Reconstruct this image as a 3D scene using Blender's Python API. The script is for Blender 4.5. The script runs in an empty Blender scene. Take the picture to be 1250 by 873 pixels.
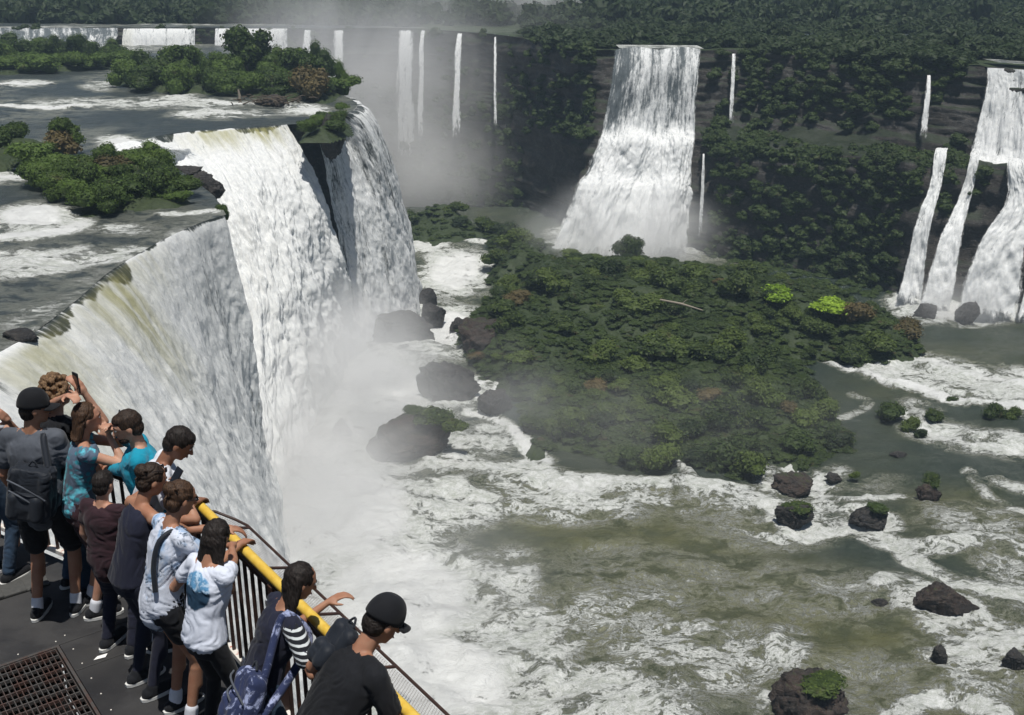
import bpy, bmesh, math, random
import numpy as np
from mathutils import Vector, Matrix, Quaternion

# ------------------------------------------------------------------ camera, sky, sun, exposure
scene = bpy.context.scene
COL = scene.collection
PITCH = math.radians(20.3)
F, CX, CY = 1340.0, 625.0, 436.5            # focal length and centre, in photo pixels
cam_data = bpy.data.cameras.new('camera')
cam_data.sensor_width = 36.0
cam_data.lens = 36.0 * F / 1250.0
cam_data.clip_start = 0.1
cam_data.clip_end = 5000
cam = bpy.data.objects.new('camera', cam_data)
cam.rotation_euler = (math.radians(90) - PITCH, 0, 0)
COL.objects.link(cam)
scene.camera = cam

SUN_EL, SUN_AZ = 76.0, 168.0                # azimuth: degrees from +Y towards +X
_e, _a = math.radians(SUN_EL), math.radians(SUN_AZ)
SUN_DIR = Vector((math.sin(_a) * math.cos(_e), math.cos(_a) * math.cos(_e), math.sin(_e)))
world = bpy.data.worlds.new('World')
scene.world = world
world.use_nodes = True
wn = world.node_tree
for n in list(wn.nodes):
    wn.nodes.remove(n)
sky = wn.nodes.new('ShaderNodeTexSky')
sky.sky_type = 'NISHITA'
sky.sun_disc = False
sky.sun_elevation = _e
sky.sun_rotation = _a
bg = wn.nodes.new('ShaderNodeBackground')
bg.inputs['Strength'].default_value = 0.05
wo = wn.nodes.new('ShaderNodeOutputWorld')
wn.links.new(sky.outputs[0], bg.inputs['Color'])
wn.links.new(bg.outputs[0], wo.inputs['Surface'])
sl = bpy.data.lights.new('sun', 'SUN')
sl.energy = 4.6
sl.angle = math.radians(0.53)
sl.color = (1.0, 0.965, 0.90)
sun = bpy.data.objects.new('sun', sl)
sun.rotation_euler = SUN_DIR.to_track_quat('Z', 'Y').to_euler()
COL.objects.link(sun)
scene.view_settings.view_transform = 'Standard'
scene.view_settings.look = 'None'
scene.view_settings.gamma = 1.0
scene.view_settings.exposure = 0.0
scene.view_settings.use_curve_mapping = False
scene.cycles.use_denoising = True
scene.cycles.max_bounces = 12
scene.cycles.diffuse_bounces = 3
scene.cycles.glossy_bounces = 2
scene.cycles.transmission_bounces = 2
scene.cycles.volume_bounces = 8
scene.cycles.transparent_max_bounces = 10
scene.cycles.volume_step_rate = 1.2
scene.cycles.volume_max_steps = 96
scene.cycles.use_adaptive_sampling = True
scene.cycles.adaptive_threshold = 0.02
scene.cycles.sample_clamp_indirect = 4.0

random.seed(4)
RNG = np.random.default_rng(4)

# ------------------------------------------------------------------ geometry helpers
SP, CP = math.sin(PITCH), math.cos(PITCH)

def ray(px, py):
    u, v = (px - CX) / F, (CY - py) / F
    return u, CP + v * SP, -SP + v * CP

def PZ(px, py, z):
    """point of the horizontal plane z that the photo shows at px, py"""
    a, b, c = ray(px, py)
    t = z / c
    return np.array((a * t, b * t, z))

def PY(px, py, y):
    """point at the distance y that the photo shows at px, py"""
    a, b, c = ray(px, py)
    t = y / b
    return np.array((a * t, y, c * t))

def hash3(ix, iy, iz, seed):
    h = (ix * 374761393 + iy * 668265263 + iz * 2147483647 + seed * 1274126177) & 0xFFFFFFFF
    h = ((h ^ (h >> 13)) * 1274126177) & 0xFFFFFFFF
    h = ((h ^ (h >> 16)) * 2246822519) & 0xFFFFFFFF
    return ((h ^ (h >> 15)) & 0xFFFFFF) / float(0xFFFFFF)

def vnoise(p, seed=0):
    """smooth value noise in -1..1 for an (N, 3) array"""
    p = np.asarray(p, dtype=np.float64)
    i = np.floor(p).astype(np.int64)
    f = p - i
    f = f * f * (3 - 2 * f)
    x, y, z = i[:, 0], i[:, 1], i[:, 2]
    r = 0
    for dx in (0, 1):
        wx = f[:, 0] if dx else 1 - f[:, 0]
        for dy in (0, 1):
            wy = f[:, 1] if dy else 1 - f[:, 1]
            for dz in (0, 1):
                wz = f[:, 2] if dz else 1 - f[:, 2]
                r = r + wx * wy * wz * hash3(x + dx, y + dy, z + dz, seed)
    return r * 2 - 1

def fbm(p, octaves=4, seed=0, gain=0.5):
    p = np.asarray(p, dtype=np.float64)
    a, s, n = 1.0, 0, 0
    for k in range(octaves):
        s = s + a * vnoise(p * (2.03 ** k) + 17.3 * k, seed + k)
        n += a
        a *= gain
    return s / n * 1.6

def sstep(a, b, x):
    t = np.clip((x - a) / (b - a), 0, 1)
    return t * t * (3 - 2 * t)

def mesh_np(name, verts, faces, smooth=True, tris=None):
    """a mesh from a vertex array and a quad array (and an optional triangle array)"""
    me = bpy.data.meshes.new(name)
    verts = np.asarray(verts, dtype=np.float32)
    q = np.asarray(faces, dtype=np.int32).reshape(-1, 4)
    t = np.zeros((0, 3), np.int32) if tris is None else np.asarray(tris, dtype=np.int32).reshape(-1, 3)
    me.vertices.add(len(verts))
    me.vertices.foreach_set('co', verts.ravel())
    me.loops.add(q.size + t.size)
    me.loops.foreach_set('vertex_index', np.concatenate([q.ravel(), t.ravel()]))
    me.polygons.add(len(q) + len(t))
    ls = np.concatenate([np.arange(len(q)) * 4, q.size + np.arange(len(t)) * 3]).astype(np.int32)
    me.polygons.foreach_set('loop_start', ls)
    me.polygons.foreach_set('use_smooth', np.full(len(q) + len(t), smooth))
    me.update(calc_edges=True)
    me.validate()
    return me

def grid_faces(nu, nv):
    """quads of a grid stored as index = iv * nu + iu"""
    a = (np.arange(nv - 1)[:, None] * nu + np.arange(nu - 1)[None, :]).ravel()
    return np.stack([a, a + 1, a + nu + 1, a + nu], 1)

def attr(me, name, values):
    a = me.attributes.new(name, 'FLOAT', 'POINT')
    a.data.foreach_set('value', np.asarray(values, dtype=np.float32).ravel())

def uvmap(me, uv):
    l = me.uv_layers.new(name='UVMap')
    idx = np.zeros(len(me.loops), dtype=np.int32)
    me.loops.foreach_get('vertex_index', idx)
    l.data.foreach_set('uv', np.asarray(uv, dtype=np.float32)[idx].ravel())

def link(name, me, mat=None, parent=None, label=None, cat=None, group=None, kind=None, loc=None):
    o = bpy.data.objects.new(name, me)
    COL.objects.link(o)
    if mat is not None:
        me.materials.clear()
        me.materials.append(mat)
    if parent is not None:
        o.parent = parent
    if loc is not None:
        o.location = loc
    tag(o, label, cat, group, kind)
    return o

def tag(o, label=None, cat=None, group=None, kind=None):
    if label: o['label'] = label
    if cat: o['category'] = cat
    if group: o['group'] = group
    if kind: o['kind'] = kind
    return o

def empty(name, loc, label=None, cat=None, group=None, rz=0):
    o = bpy.data.objects.new(name, None)
    COL.objects.link(o)
    o.location = loc
    o.rotation_euler.z = rz
    o.empty_display_size = 0.2
    return tag(o, label, cat, group)

def catmull(pts, n):
    """n points spaced evenly along a Catmull-Rom curve through pts (any dimension)"""
    p = np.asarray(pts, dtype=float)
    if len(p) == 2:
        t = np.linspace(0, 1, n)[:, None]
        return p[0] * (1 - t) + p[1] * t
    e = np.vstack([2 * p[0] - p[1], p, 2 * p[-1] - p[-2]])
    out = []
    for i in range(len(p) - 1):
        a, b, c, d = e[i:i + 4]
        t = np.linspace(0, 1, 24, endpoint=False)[:, None]
        out.append(0.5 * (2 * b + (c - a) * t + (2 * a - 5 * b + 4 * c - d) * t ** 2 + (3 * b - a - 3 * c + d) * t ** 3))
    out = np.vstack(out + [p[-1:]])
    L = np.concatenate([[0], np.cumsum(np.linalg.norm(np.diff(out, axis=0), axis=1))])
    s = np.linspace(0, L[-1], n)
    return np.stack([np.interp(s, L, out[:, k]) for k in range(out.shape[1])], 1)

def resample(pts, n):
    p = np.asarray(pts, dtype=float)
    L = np.concatenate([[0], np.cumsum(np.linalg.norm(np.diff(p, axis=0), axis=1))])
    s = np.linspace(0, L[-1], n)
    return np.stack([np.interp(s, L, p[:, k]) for k in range(p.shape[1])], 1)

def curve_by_index(pts, n):
    """Catmull-Rom through pts, parametrised by station index (keeps stations of several rows in step)"""
    p = np.asarray(pts, dtype=float)
    e = np.vstack([2 * p[0] - p[1], p, 2 * p[-1] - p[-2]])
    u = np.linspace(0, len(p) - 1 - 1e-9, n)
    i = np.floor(u).astype(int)
    t = (u - i)[:, None]
    a, b, c, d = e[i], e[i + 1], e[i + 2], e[i + 3]
    return 0.5 * (2 * b + (c - a) * t + (2 * a - 5 * b + 4 * c - d) * t ** 2 + (3 * b - a - 3 * c + d) * t ** 3)

def loft(rows, nu, nv):
    """grid (nv, nu, 3) through several rows of stations"""
    R = np.stack([curve_by_index(r, nu) for r in rows])            # rows, nu, 3
    return curve_by_index(R.reshape(len(rows), -1), nv).reshape(nv, nu, 3)

def grid_normals(G):
    du = np.gradient(G, axis=1)
    dv = np.gradient(G, axis=0)
    n = np.cross(du, dv)
    n /= np.linalg.norm(n, axis=2, keepdims=True) + 1e-9
    return n

def inside(px, py, poly):
    poly = np.asarray(poly)
    r = np.zeros(px.shape, bool)
    j = len(poly) - 1
    for i in range(len(poly)):
        xi, yi = poly[i][0], poly[i][1]
        xj, yj = poly[j][0], poly[j][1]
        c = ((yi > py) != (yj > py)) & (px < (xj - xi) * (py - yi) / (yj - yi + 1e-12) + xi)
        r ^= c
        j = i
    return r

def dist_line(X, Y, pts, closed=False):
    """distance of points X, Y to a polyline"""
    p = np.asarray(pts, float)[:, :2]
    if closed:
        p = np.vstack([p, p[:1]])
    d = np.full(X.shape, 1e9)
    for a, b in zip(p[:-1], p[1:]):
        ab = b - a
        t = np.clip(((X - a[0]) * ab[0] + (Y - a[1]) * ab[1]) / (ab @ ab + 1e-9), 0, 1)
        d = np.minimum(d, np.hypot(X - a[0] - t * ab[0], Y - a[1] - t * ab[1]))
    return d

# ------------------------------------------------------------------ material helpers
class NT:
    def __init__(self, name):
        self.m = bpy.data.materials.new(name)
        self.m.use_nodes = True
        self.t = self.m.node_tree
        for n in list(self.t.nodes):
            self.t.nodes.remove(n)
        self.out = self.t.nodes.new('ShaderNodeOutputMaterial')
    def n(self, typ, **kw):
        nd = self.t.nodes.new(typ)
        for k, v in kw.items():
            setattr(nd, k, v)
        return nd
    def set(self, sock, v):
        if v is None:
            return
        if isinstance(v, bpy.types.NodeSocket):
            self.t.links.new(v, sock)
        elif isinstance(v, (tuple, list)) and sock.type == 'RGBA' and len(v) == 3:
            sock.default_value = (*v, 1)
        else:
            sock.default_value = v
    def math(self, op, a, b=None, c=None, clamp=False):
        nd = self.n('ShaderNodeMath', operation=op, use_clamp=clamp)
        self.set(nd.inputs[0], a); self.set(nd.inputs[1], b)
        if c is not None: self.set(nd.inputs[2], c)
        return nd.outputs[0]
    def maprange(self, v, a, b, c=0.0, d=1.0, smooth=True):
        nd = self.n('ShaderNodeMapRange', interpolation_type='SMOOTHSTEP' if smooth else 'LINEAR')
        self.set(nd.inputs[0], v)
        for i, x in zip((1, 2, 3, 4), (a, b, c, d)): self.set(nd.inputs[i], x)
        return nd.outputs[0]
    def mix(self, f, a, b):
        nd = self.n('ShaderNodeMix', data_type='RGBA')
        self.set(nd.inputs[0], f); self.set(nd.inputs[6], a); self.set(nd.inputs[7], b)
        return nd.outputs[2]
    def noise(self, vec, scale, detail=4, rough=0.55, dist=0.0, typ='FBM'):
        nd = self.n('ShaderNodeTexNoise', noise_type=typ)
        self.set(nd.inputs['Vector'], vec)
        self.set(nd.inputs['Scale'], scale); self.set(nd.inputs['Detail'], detail)
        self.set(nd.inputs['Roughness'], rough); self.set(nd.inputs['Distortion'], dist)
        if typ != 'FBM':
            nd.normalize = False if 'normalize' in nd.bl_rna.properties else False
        return nd.outputs[0]
    def mapping(self, vec, scale=(1, 1, 1), rot=(0, 0, 0), loc=(0, 0, 0)):
        nd = self.n('ShaderNodeMapping')
        self.set(nd.inputs[0], vec); nd.inputs[1].default_value = loc
        nd.inputs[2].default_value = rot; nd.inputs[3].default_value = scale
        return nd.outputs[0]
    def coord(self, which='Object'):
        return self.n('ShaderNodeTexCoord').outputs[which]
    def pos(self):
        return self.n('ShaderNodeNewGeometry').outputs['Position']
    def attr(self, name):
        return self.n('ShaderNodeAttribute', attribute_name=name).outputs['Fac']
    def rand(self):
        return self.n('ShaderNodeObjectInfo').outputs['Random']
    def bump(self, h, strength=0.5, dist=0.1, normal=None):
        nd = self.n('ShaderNodeBump')
        self.set(nd.inputs['Height'], h); self.set(nd.inputs['Strength'], strength)
        self.set(nd.inputs['Distance'], dist); self.set(nd.inputs['Normal'], normal)
        return nd.outputs[0]
    def bsdf(self, color, rough=0.8, spec=0.3, normal=None, metal=0.0, alpha=None, sss=None, sheen=None, coat=None):
        nd = self.n('ShaderNodeBsdfPrincipled')
        self.set(nd.inputs['Base Color'], color); self.set(nd.inputs['Roughness'], rough)
        self.set(nd.inputs['Specular IOR Level'], spec); self.set(nd.inputs['Metallic'], metal)
        self.set(nd.inputs['Normal'], normal)
        if alpha is not None: self.set(nd.inputs['Alpha'], alpha)
        if sheen is not None: self.set(nd.inputs['Sheen Weight'], sheen)
        return nd.outputs[0]
    def done(self, surf=None, vol=None):
        if surf is not None: self.t.links.new(surf, self.out.inputs['Surface'])
        if vol is not None: self.t.links.new(vol, self.out.inputs['Volume'])
        return self.m
# ------------------------------------------------------------------ setting materials
def mat_river(name, deep, olive, fine=1.0, lace=1.05, rough=0.22):
    """turbid river water; the 'foam' attribute says how much white water lies on it, 'silt' how olive it is"""
    k = NT(name)
    p = k.pos()
    fa, si = k.attr('foam'), k.attr('silt')
    warp = k.n('ShaderNodeTexNoise'); k.set(warp.inputs['Vector'], p)
    warp.inputs['Scale'].default_value = 0.22 * fine; warp.inputs['Detail'].default_value = 3
    wv = k.n('ShaderNodeVectorMath', operation='MULTIPLY_ADD')
    k.set(wv.inputs[0], warp.outputs['Color']); wv.inputs[1].default_value = (3.4, 3.4, 0); k.set(wv.inputs[2], p)
    q = k.mapping(wv.outputs[0], scale=(0.72, 1.15, 1), rot=(0, 0, math.radians(-24)))
    n1 = k.noise(q, 0.36 * fine, 7, 0.66, 0.25)
    n2 = k.noise(q, 1.7 * fine, 8, 0.72, 0.35)
    n3 = k.noise(q, 8.0 * fine, 4, 0.7, 0.2)
    # lace: thin bright filaments where a warped noise crosses its middle value
    r1 = k.maprange(k.math('ABSOLUTE', k.math('SUBTRACT', n1, 0.5)), 0.0, 0.10, 1.0, 0.0)
    r2 = k.maprange(k.math('ABSOLUTE', k.math('SUBTRACT', n2, 0.5)), 0.0, 0.085, 1.0, 0.0)
    lacev = k.math('ADD', k.math('MULTIPLY', r1, 0.45), k.math('MULTIPLY', r2, 0.6))
    base = k.math('ADD', k.math('MULTIPLY', k.maprange(n1, 0.25, 0.75), 0.45), k.math('ADD', k.math('MULTIPLY', n2, 0.35), k.math('MULTIPLY', n3, 0.20)))
    mixv = k.math('ADD', k.math('MULTIPLY', base, 1.0), k.math('MULTIPLY', lacev, 0.24 * lace))
    lo = k.math('SUBTRACT', 0.86, k.math('MULTIPLY', fa, 0.62))
    foam = k.maprange(k.math('SUBTRACT', mixv, lo), 0.0, 0.17)
    thin = k.maprange(k.math('SUBTRACT', mixv, lo), -0.24, 0.10)
    foam = k.math('MULTIPLY', foam, k.maprange(fa, 0.02, 0.12))
    thin = k.math('MULTIPLY', thin, k.maprange(fa, 0.04, 0.3))
    wcol = k.mix(k.math('MULTIPLY', si, k.maprange(n1, 0.3, 0.7, 0.45, 1.0)), deep, olive)
    wcol = k.mix(k.math('MULTIPLY', thin, 0.42), wcol, (0.42, 0.42, 0.33))
    fcol = k.mix(k.math('MAXIMUM', k.maprange(n2, 0.35, 0.6), k.maprange(fa, .80, 1.0)), (0.44, 0.46, 0.42), (0.72, 0.73, 0.72))
    fcol = k.mix(k.math('MULTIPLY', k.maprange(fa, .98, .7), k.maprange(n3, 0.62, 0.35, 0.0, 0.5)), fcol, (0.28, 0.31, 0.25))
    col = k.mix(foam, wcol, fcol)
    h = k.math('ADD', k.math('MULTIPLY', n2, 0.7), k.math('ADD', k.math('MULTIPLY', n3, 0.28), k.math('MULTIPLY', foam, 0.25)))
    rg = k.maprange(foam, 0, 0.6, rough, 0.9)
    b = k.bsdf(col, rg, k.maprange(foam, 0, 0.6, 0.5, 0.1), k.bump(h, 0.95, 0.60 / fine))
    return k.done(b)

M_LOW = mat_river('river_water', (0.028, 0.042, 0.033), (0.118, 0.120, 0.050))
M_UP = mat_river('upper_river_water', (0.030, 0.040, 0.044), (0.075, 0.085, 0.055), fine=1.25, lace=0.8, rough=0.3)

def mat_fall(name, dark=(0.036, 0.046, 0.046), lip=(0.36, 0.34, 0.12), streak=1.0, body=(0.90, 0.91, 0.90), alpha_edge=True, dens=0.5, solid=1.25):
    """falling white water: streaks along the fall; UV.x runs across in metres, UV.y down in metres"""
    k = NT(name)
    uv = k.coord('UV')
    fo, tint, ed = k.attr('foam'), k.attr('tint'), k.attr('edge')
    a = k.noise(k.mapping(uv, scale=(0.8 * streak, 0.07 * streak, 1)), 1.0, 4, 0.6, 0.3)
    b = k.noise(k.mapping(uv, scale=(3.6 * streak, 0.55 * streak, 1), loc=(5, 3, 0)), 1.0, 7, 0.68, 0.4)
    c = k.noise(k.mapping(uv, scale=(1.7, 1.05, 1), loc=(2, 9, 0)), 1.5, 8, 0.72, 0.5)
    s = k.math('ADD', k.math('MULTIPLY', a, 0.45), k.math('ADD', k.math('MULTIPLY', b, 0.35), k.math('MULTIPLY', c, 0.20)))
    s = k.math('ADD', .5, k.math('MULTIPLY', k.math('SUBTRACT', s, .5), 1.7))
    cover = k.maprange(k.math('ADD', s, k.math('SUBTRACT', fo, dens)), 0.33, 0.60)
    w = k.mix(k.maprange(c, 0.35, 0.62), (0.76, 0.78, 0.79), body)
    w = k.mix(k.maprange(b, 0.46, 0.30, 0.0, 0.38), w, (0.42, 0.46, 0.49))
    col = k.mix(cover, dark, w)
    col = k.mix(k.math('MULTIPLY', tint, k.maprange(a, 0.35, 0.62, 0.35, 1.0)), col, lip)
    h = k.math('ADD', k.math('MULTIPLY', b, 0.35), k.math('ADD', k.math('MULTIPLY', c, 1.1), k.math('MULTIPLY', a, 0.4)))
    al = None
    if alpha_edge:
        al = k.maprange(k.math('ADD', k.math('MULTIPLY', s, 1.0), k.math('SUBTRACT', k.math('MULTIPLY', ed, solid), 0.5)), 0.36, 0.62)
    nb = k.bump(h, 0.40, 0.28)
    sh = k.bsdf(col, 0.75, 0.2, nb)
    tl = k.n('ShaderNodeBsdfTranslucent'); k.set(tl.inputs[0], col); k.set(tl.inputs['Normal'], nb)
    m1 = k.n('ShaderNodeMixShader'); m1.inputs[0].default_value = 0.22
    k.t.links.new(sh, m1.inputs[1]); k.t.links.new(tl.outputs[0], m1.inputs[2])
    if al is None:
        return k.done(m1.outputs[0])
    tp = k.n('ShaderNodeBsdfTransparent')
    m2 = k.n('ShaderNodeMixShader'); k.set(m2.inputs[0], al)
    k.t.links.new(tp.outputs[0], m2.inputs[1]); k.t.links.new(m1.outputs[0], m2.inputs[2])
    return k.done(m2.outputs[0])

M_FALL = mat_fall('falling_water')
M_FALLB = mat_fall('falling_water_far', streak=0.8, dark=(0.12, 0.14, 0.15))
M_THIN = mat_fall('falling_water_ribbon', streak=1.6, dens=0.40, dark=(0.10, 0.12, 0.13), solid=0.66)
M_SLIDE = mat_fall('falling_water_slide', streak=1.4, dens=0.46, dark=(0.05, 0.06, 0.06), solid=0.92)
M_FALLS = mat_fall('falling_water_thin', streak=1.3, dens=0.44, dark=(0.07, 0.08, 0.08))

def mat_rock(name, c1, c2, moss=None, wet=0.5, scale=0.6, mossamt=0.5):
    k = NT(name)
    p = k.pos()
    n1 = k.noise(p, scale, 6, 0.65, 0.6)
    n2 = k.noise(k.mapping(p, scale=(1, 1, 3.2)), scale * 2.2, 6, 0.7, 0.3)
    n3 = k.noise(p, scale * 9, 5, 0.7)
    col = k.mix(k.maprange(n1, 0.35, 0.65), c1, c2)
    col = k.mix(k.maprange(n2, 0.45, 0.7, 0, 0.6), col, (c1[0] * .45, c1[1] * .45, c1[2] * .45))
    col = k.mix(k.maprange(n3, 0.5, 0.75, 0, 0.35), col, (0.22, 0.19, 0.16))
    if moss:
        up = k.n('ShaderNodeSeparateXYZ'); k.set(up.inputs[0], k.n('ShaderNodeNewGeometry').outputs['Normal'])
        mf = k.maprange(k.math('ADD', up.outputs[2], k.math('MULTIPLY', n1, 0.9)), 1.25 - mossamt, 1.55 - mossamt)
        col = k.mix(mf, col, k.mix(k.maprange(n3, 0.3, 0.7), moss, (moss[0] * .5, moss[1] * .55, moss[2] * .5)))
    h = k.math('ADD', k.math('MULTIPLY', n2, 0.8), k.math('MULTIPLY', n3, 0.35))
    return k.done(k.bsdf(col, k.maprange(n1, 0.3, 0.7, 0.35 + 0.3 * (1 - wet), 0.85), 0.4, k.bump(h, 0.9, 0.35)))

M_CLIFF = mat_rock('cliff_rock', (0.018, 0.017, 0.016), (0.042, 0.036, 0.031), moss=(0.018, 0.027, 0.010), scale=0.25, mossamt=0.35)
M_WET = mat_rock('wet_basalt', (0.017, 0.016, 0.017), (0.040, 0.037, 0.034), moss=None, scale=0.7, mossamt=0.15)
M_RUST = mat_rock('red_basalt', (0.026, 0.021, 0.019), (0.060, 0.042, 0.034), moss=(0.04, 0.06, 0.018), scale=0.8, mossamt=-0.05)
M_SOIL = mat_rock('island_ground', (0.045, 0.040, 0.030), (0.085, 0.060, 0.042), moss=(0.036, 0.054, 0.016), scale=0.3, mossamt=0.75)

def mat_leaf(name, c1, c2, c3=None, amp=0.5, rand=True):
    k = NT(name)
    p = k.pos()
    n = k.noise(p, 0.22, 3, 0.6)
    n2 = k.noise(p, 2.6, 4, 0.7)
    f = k.math('ADD', k.math('MULTIPLY', n, 0.6), k.math('MULTIPLY', n2, 0.4))
    if rand:
        f = k.math('ADD', f, k.math('MULTIPLY', k.math('SUBTRACT', k.rand(), 0.5), 0.6))
    col = k.mix(k.maprange(f, 0.3, 0.7), c1, c2)
    if c3:
        col = k.mix(k.maprange(k.noise(p, 0.55, 3, 0.6), 0.60, 0.74, 0, 0.8), col, c3)
    lf = k.attr('tone')
    col = k.mix(k.maprange(lf, 0.0, 1.0, 0.0, 0.55, smooth=False), col, (c2[0] * 1.7, c2[1] * 1.7, c2[2] * 1.5))
    d = k.bsdf(col, 0.6, 0.25)
    tr = k.n('ShaderNodeBsdfTranslucent'); k.set(tr.inputs[0], col)
    mx = k.n('ShaderNodeMixShader'); mx.inputs[0].default_value = 0.25
    k.t.links.new(d, mx.inputs[1]); k.t.links.new(tr.outputs[0], mx.inputs[2])
    return k.done(mx.outputs[0])

M_LEAF = mat_leaf('leaves_dark', (0.016, 0.028, 0.009), (0.042, 0.066, 0.017), (0.070, 0.060, 0.028))
M_LEAFI = mat_leaf('leaves_island', (0.028, 0.046, 0.012), (0.078, 0.110, 0.024), (0.085, 0.078, 0.034))
M_COVER_SHADED = mat_leaf('leaves_cover_shaded', (0.020, 0.034, 0.010), (0.058, 0.086, 0.020), (0.065, 0.045, 0.024))  # leaf green darkened: shade of the gaps between shrubs put into the colour
M_LEAFR = mat_leaf('leaves_reddish', (0.060, 0.052, 0.022), (0.110, 0.085, 0.035), (0.13, 0.07, 0.035))
M_LEAFB = mat_leaf('leaves_bright', (0.13, 0.22, 0.015), (0.24, 0.36, 0.03))
M_LEAFF = mat_leaf('leaves_forest', (0.012, 0.022, 0.010), (0.029, 0.046, 0.016), None)
M_LEAFU = mat_leaf('leaves_islet', (0.030, 0.052, 0.012), (0.078, 0.125, 0.024), (0.09, 0.085, 0.035))
_k = NT('bark'); _n = _k.noise(_k.coord('Object'), 6, 5, 0.7)
M_BARK = _k.done(_k.bsdf(_k.mix(_n, (0.05, 0.038, 0.028), (0.16, 0.13, 0.10)), 0.9, 0.2, _k.bump(_n, 0.6, 0.05)))
_k = NT('driftwood'); _n = _k.noise(_k.mapping(_k.coord('Object'), scale=(1, 8, 8)), 3, 5, 0.7)
M_DRIFT = _k.done(_k.bsdf(_k.mix(_n, (0.17, 0.14, 0.11), (0.36, 0.32, 0.26)), 0.9, 0.2, _k.bump(_n, 0.6, 0.05)))
# ------------------------------------------------------------------ levels
ZU, ZL, ZR = -20.0, -50.0, -16.8            # upper river, lower river, far plateau

# near brink, seen from the deck: its edge runs away from the camera
NB = [PZ(x, y, ZU) for x, y in [(-330, 620), (-150, 510), (-60, 468), (0, 430), (50, 400), (95, 365), (130, 335), (165, 312), (205, 290), (245, 272), (276, 262)]]
# second brink, behind the islets
SB = [PZ(x, y, ZU) for x, y in [(128, 186), (190, 167), (230, 161), (290, 157), (352, 152)]]
# brink of the third curtain
TB = [PZ(376, 150, ZU), PZ(388, 138, ZU), PZ(412, 140, ZU), np.array((-21.3, 149.0, ZU)), np.array((-21.6, 156.0, ZU)), np.array((-24.0, 164.0, ZU))]

def nearest_on(X, Y, pts):
    p = np.asarray(pts, float)[:, :2]; p = np.vstack([p, p[:1]])
    bx_, by_, bd = X.copy(), Y.copy(), np.full(X.shape, 1e9)
    for a, b in zip(p[:-1], p[1:]):
        ab = b - a
        t = np.clip(((X - a[0]) * ab[0] + (Y - a[1]) * ab[1]) / (ab @ ab + 1e-9), 0, 1)
        qx, qy = a[0] + t * ab[0], a[1] + t * ab[1]
        d = np.hypot(X - qx, Y - qy); m = d < bd
        bx_, by_, bd = np.where(m, qx, bx_), np.where(m, qy, by_), np.where(m, d, bd)
    return bx_, by_, bd

def sheet(name, x0, x1, y0, y1, step, z, keep=None, snap=None, zfun=None, foam=None, silt=None, mat=None, kind='structure', label=None):
    nx, ny = int((x1 - x0) / step) + 1, int((y1 - y0) / step) + 1
    X, Y = np.meshgrid(np.linspace(x0, x1, nx), np.linspace(y0, y1, ny))
    X, Y = X.ravel(), Y.ravel()
    Z = np.full(X.shape, z, float)
    if zfun is not None:
        Z = Z + zfun(X, Y)
    q = grid_faces(nx, ny)
    if snap is not None:                     # pull the rim of the sheet onto an outline
        sx, sy, sd = nearest_on(X, Y, snap); ins = inside(X, Y, snap)
        ok = ins | (sd < step * 1.45)
        X, Y = np.where(ins, X, sx), np.where(ins, Y, sy)
        q = q[ok[q].all(axis=1)]
    if keep is not None:
        ok = keep(X, Y)
        q = q[ok[q].all(axis=1)]
    me = mesh_np(name, np.stack([X, Y, Z], 1), q)
    if foam is not None: attr(me, 'foam', foam(X, Y))
    attr(me, 'silt', silt(X, Y) if silt is not None else np.zeros(len(X)))
    return link(name, me, mat, kind=kind, label=label)

def blobs(X, Y, z, specs):
    """foam laid on the ground plan: each spec is (px, py, rx, ry, tilt, amount) read off the photo and turned into a patch on the plane z"""
    f = np.zeros(X.shape)
    for px, py, rx, ry, tilt, am in specs:
        c = PZ(px, py, z)
        ca, sa = math.cos(math.radians(tilt)), math.sin(math.radians(tilt))
        a = PZ(px + rx * ca, py + rx * sa, z) - c
        b = PZ(px - ry * sa, py + ry * ca, z) - c
        det = a[0] * b[1] - a[1] * b[0]
        dx, dy = X - c[0], Y - c[1]
        u = (dx * b[1] - dy * b[0]) / det
        v = (a[0] * dy - a[1] * dx) / det
        d = np.sqrt(u * u + v * v)
        f = np.maximum(f, am * (1 - sstep(0.35, 1.15, d))) if am > 0 else f + am * (1 - sstep(0.35, 1.15, d))
    return f

def strokes(X, Y, z, specs):
    """foam bands along lines: (points, width in m, amount)"""
    f = np.zeros(X.shape)
    for pts, w, am in specs:
        line = [PZ(a, b, z)[:2] for a, b in pts]
        line = catmull(line, 24) if len(line) > 2 else line
        f = np.maximum(f, am * (1 - sstep(0.25, 1.0, dist_line(X, Y, line) / w)))
    return f

# ------------------------------------------------------------------ lower river
ISLAND = [(490, 262), (520, 268), (560, 268), (600, 283), (650, 302), (700, 320), (780, 330), (860, 335), (930, 345), (1000, 362), (1070, 385), (1112, 404), (1130, 428),
          (1100, 452), (1060, 456), (1020, 442), (985, 446), (1000, 490), (1040, 530), (1040, 552), (980, 574), (930, 562), (905, 598),
          (880, 580), (840, 566), (790, 580), (740, 560), (690, 545), (655, 552), (640, 528), (632, 500), (600, 470), (560, 430), (560, 400), (585, 380), (625, 372), (622, 350), (592, 350),
          (602, 318), (590, 292), (540, 296), (500, 292)]
ISL = [PZ(a, b, ZL)[:2] for a, b in ISLAND]

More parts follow.
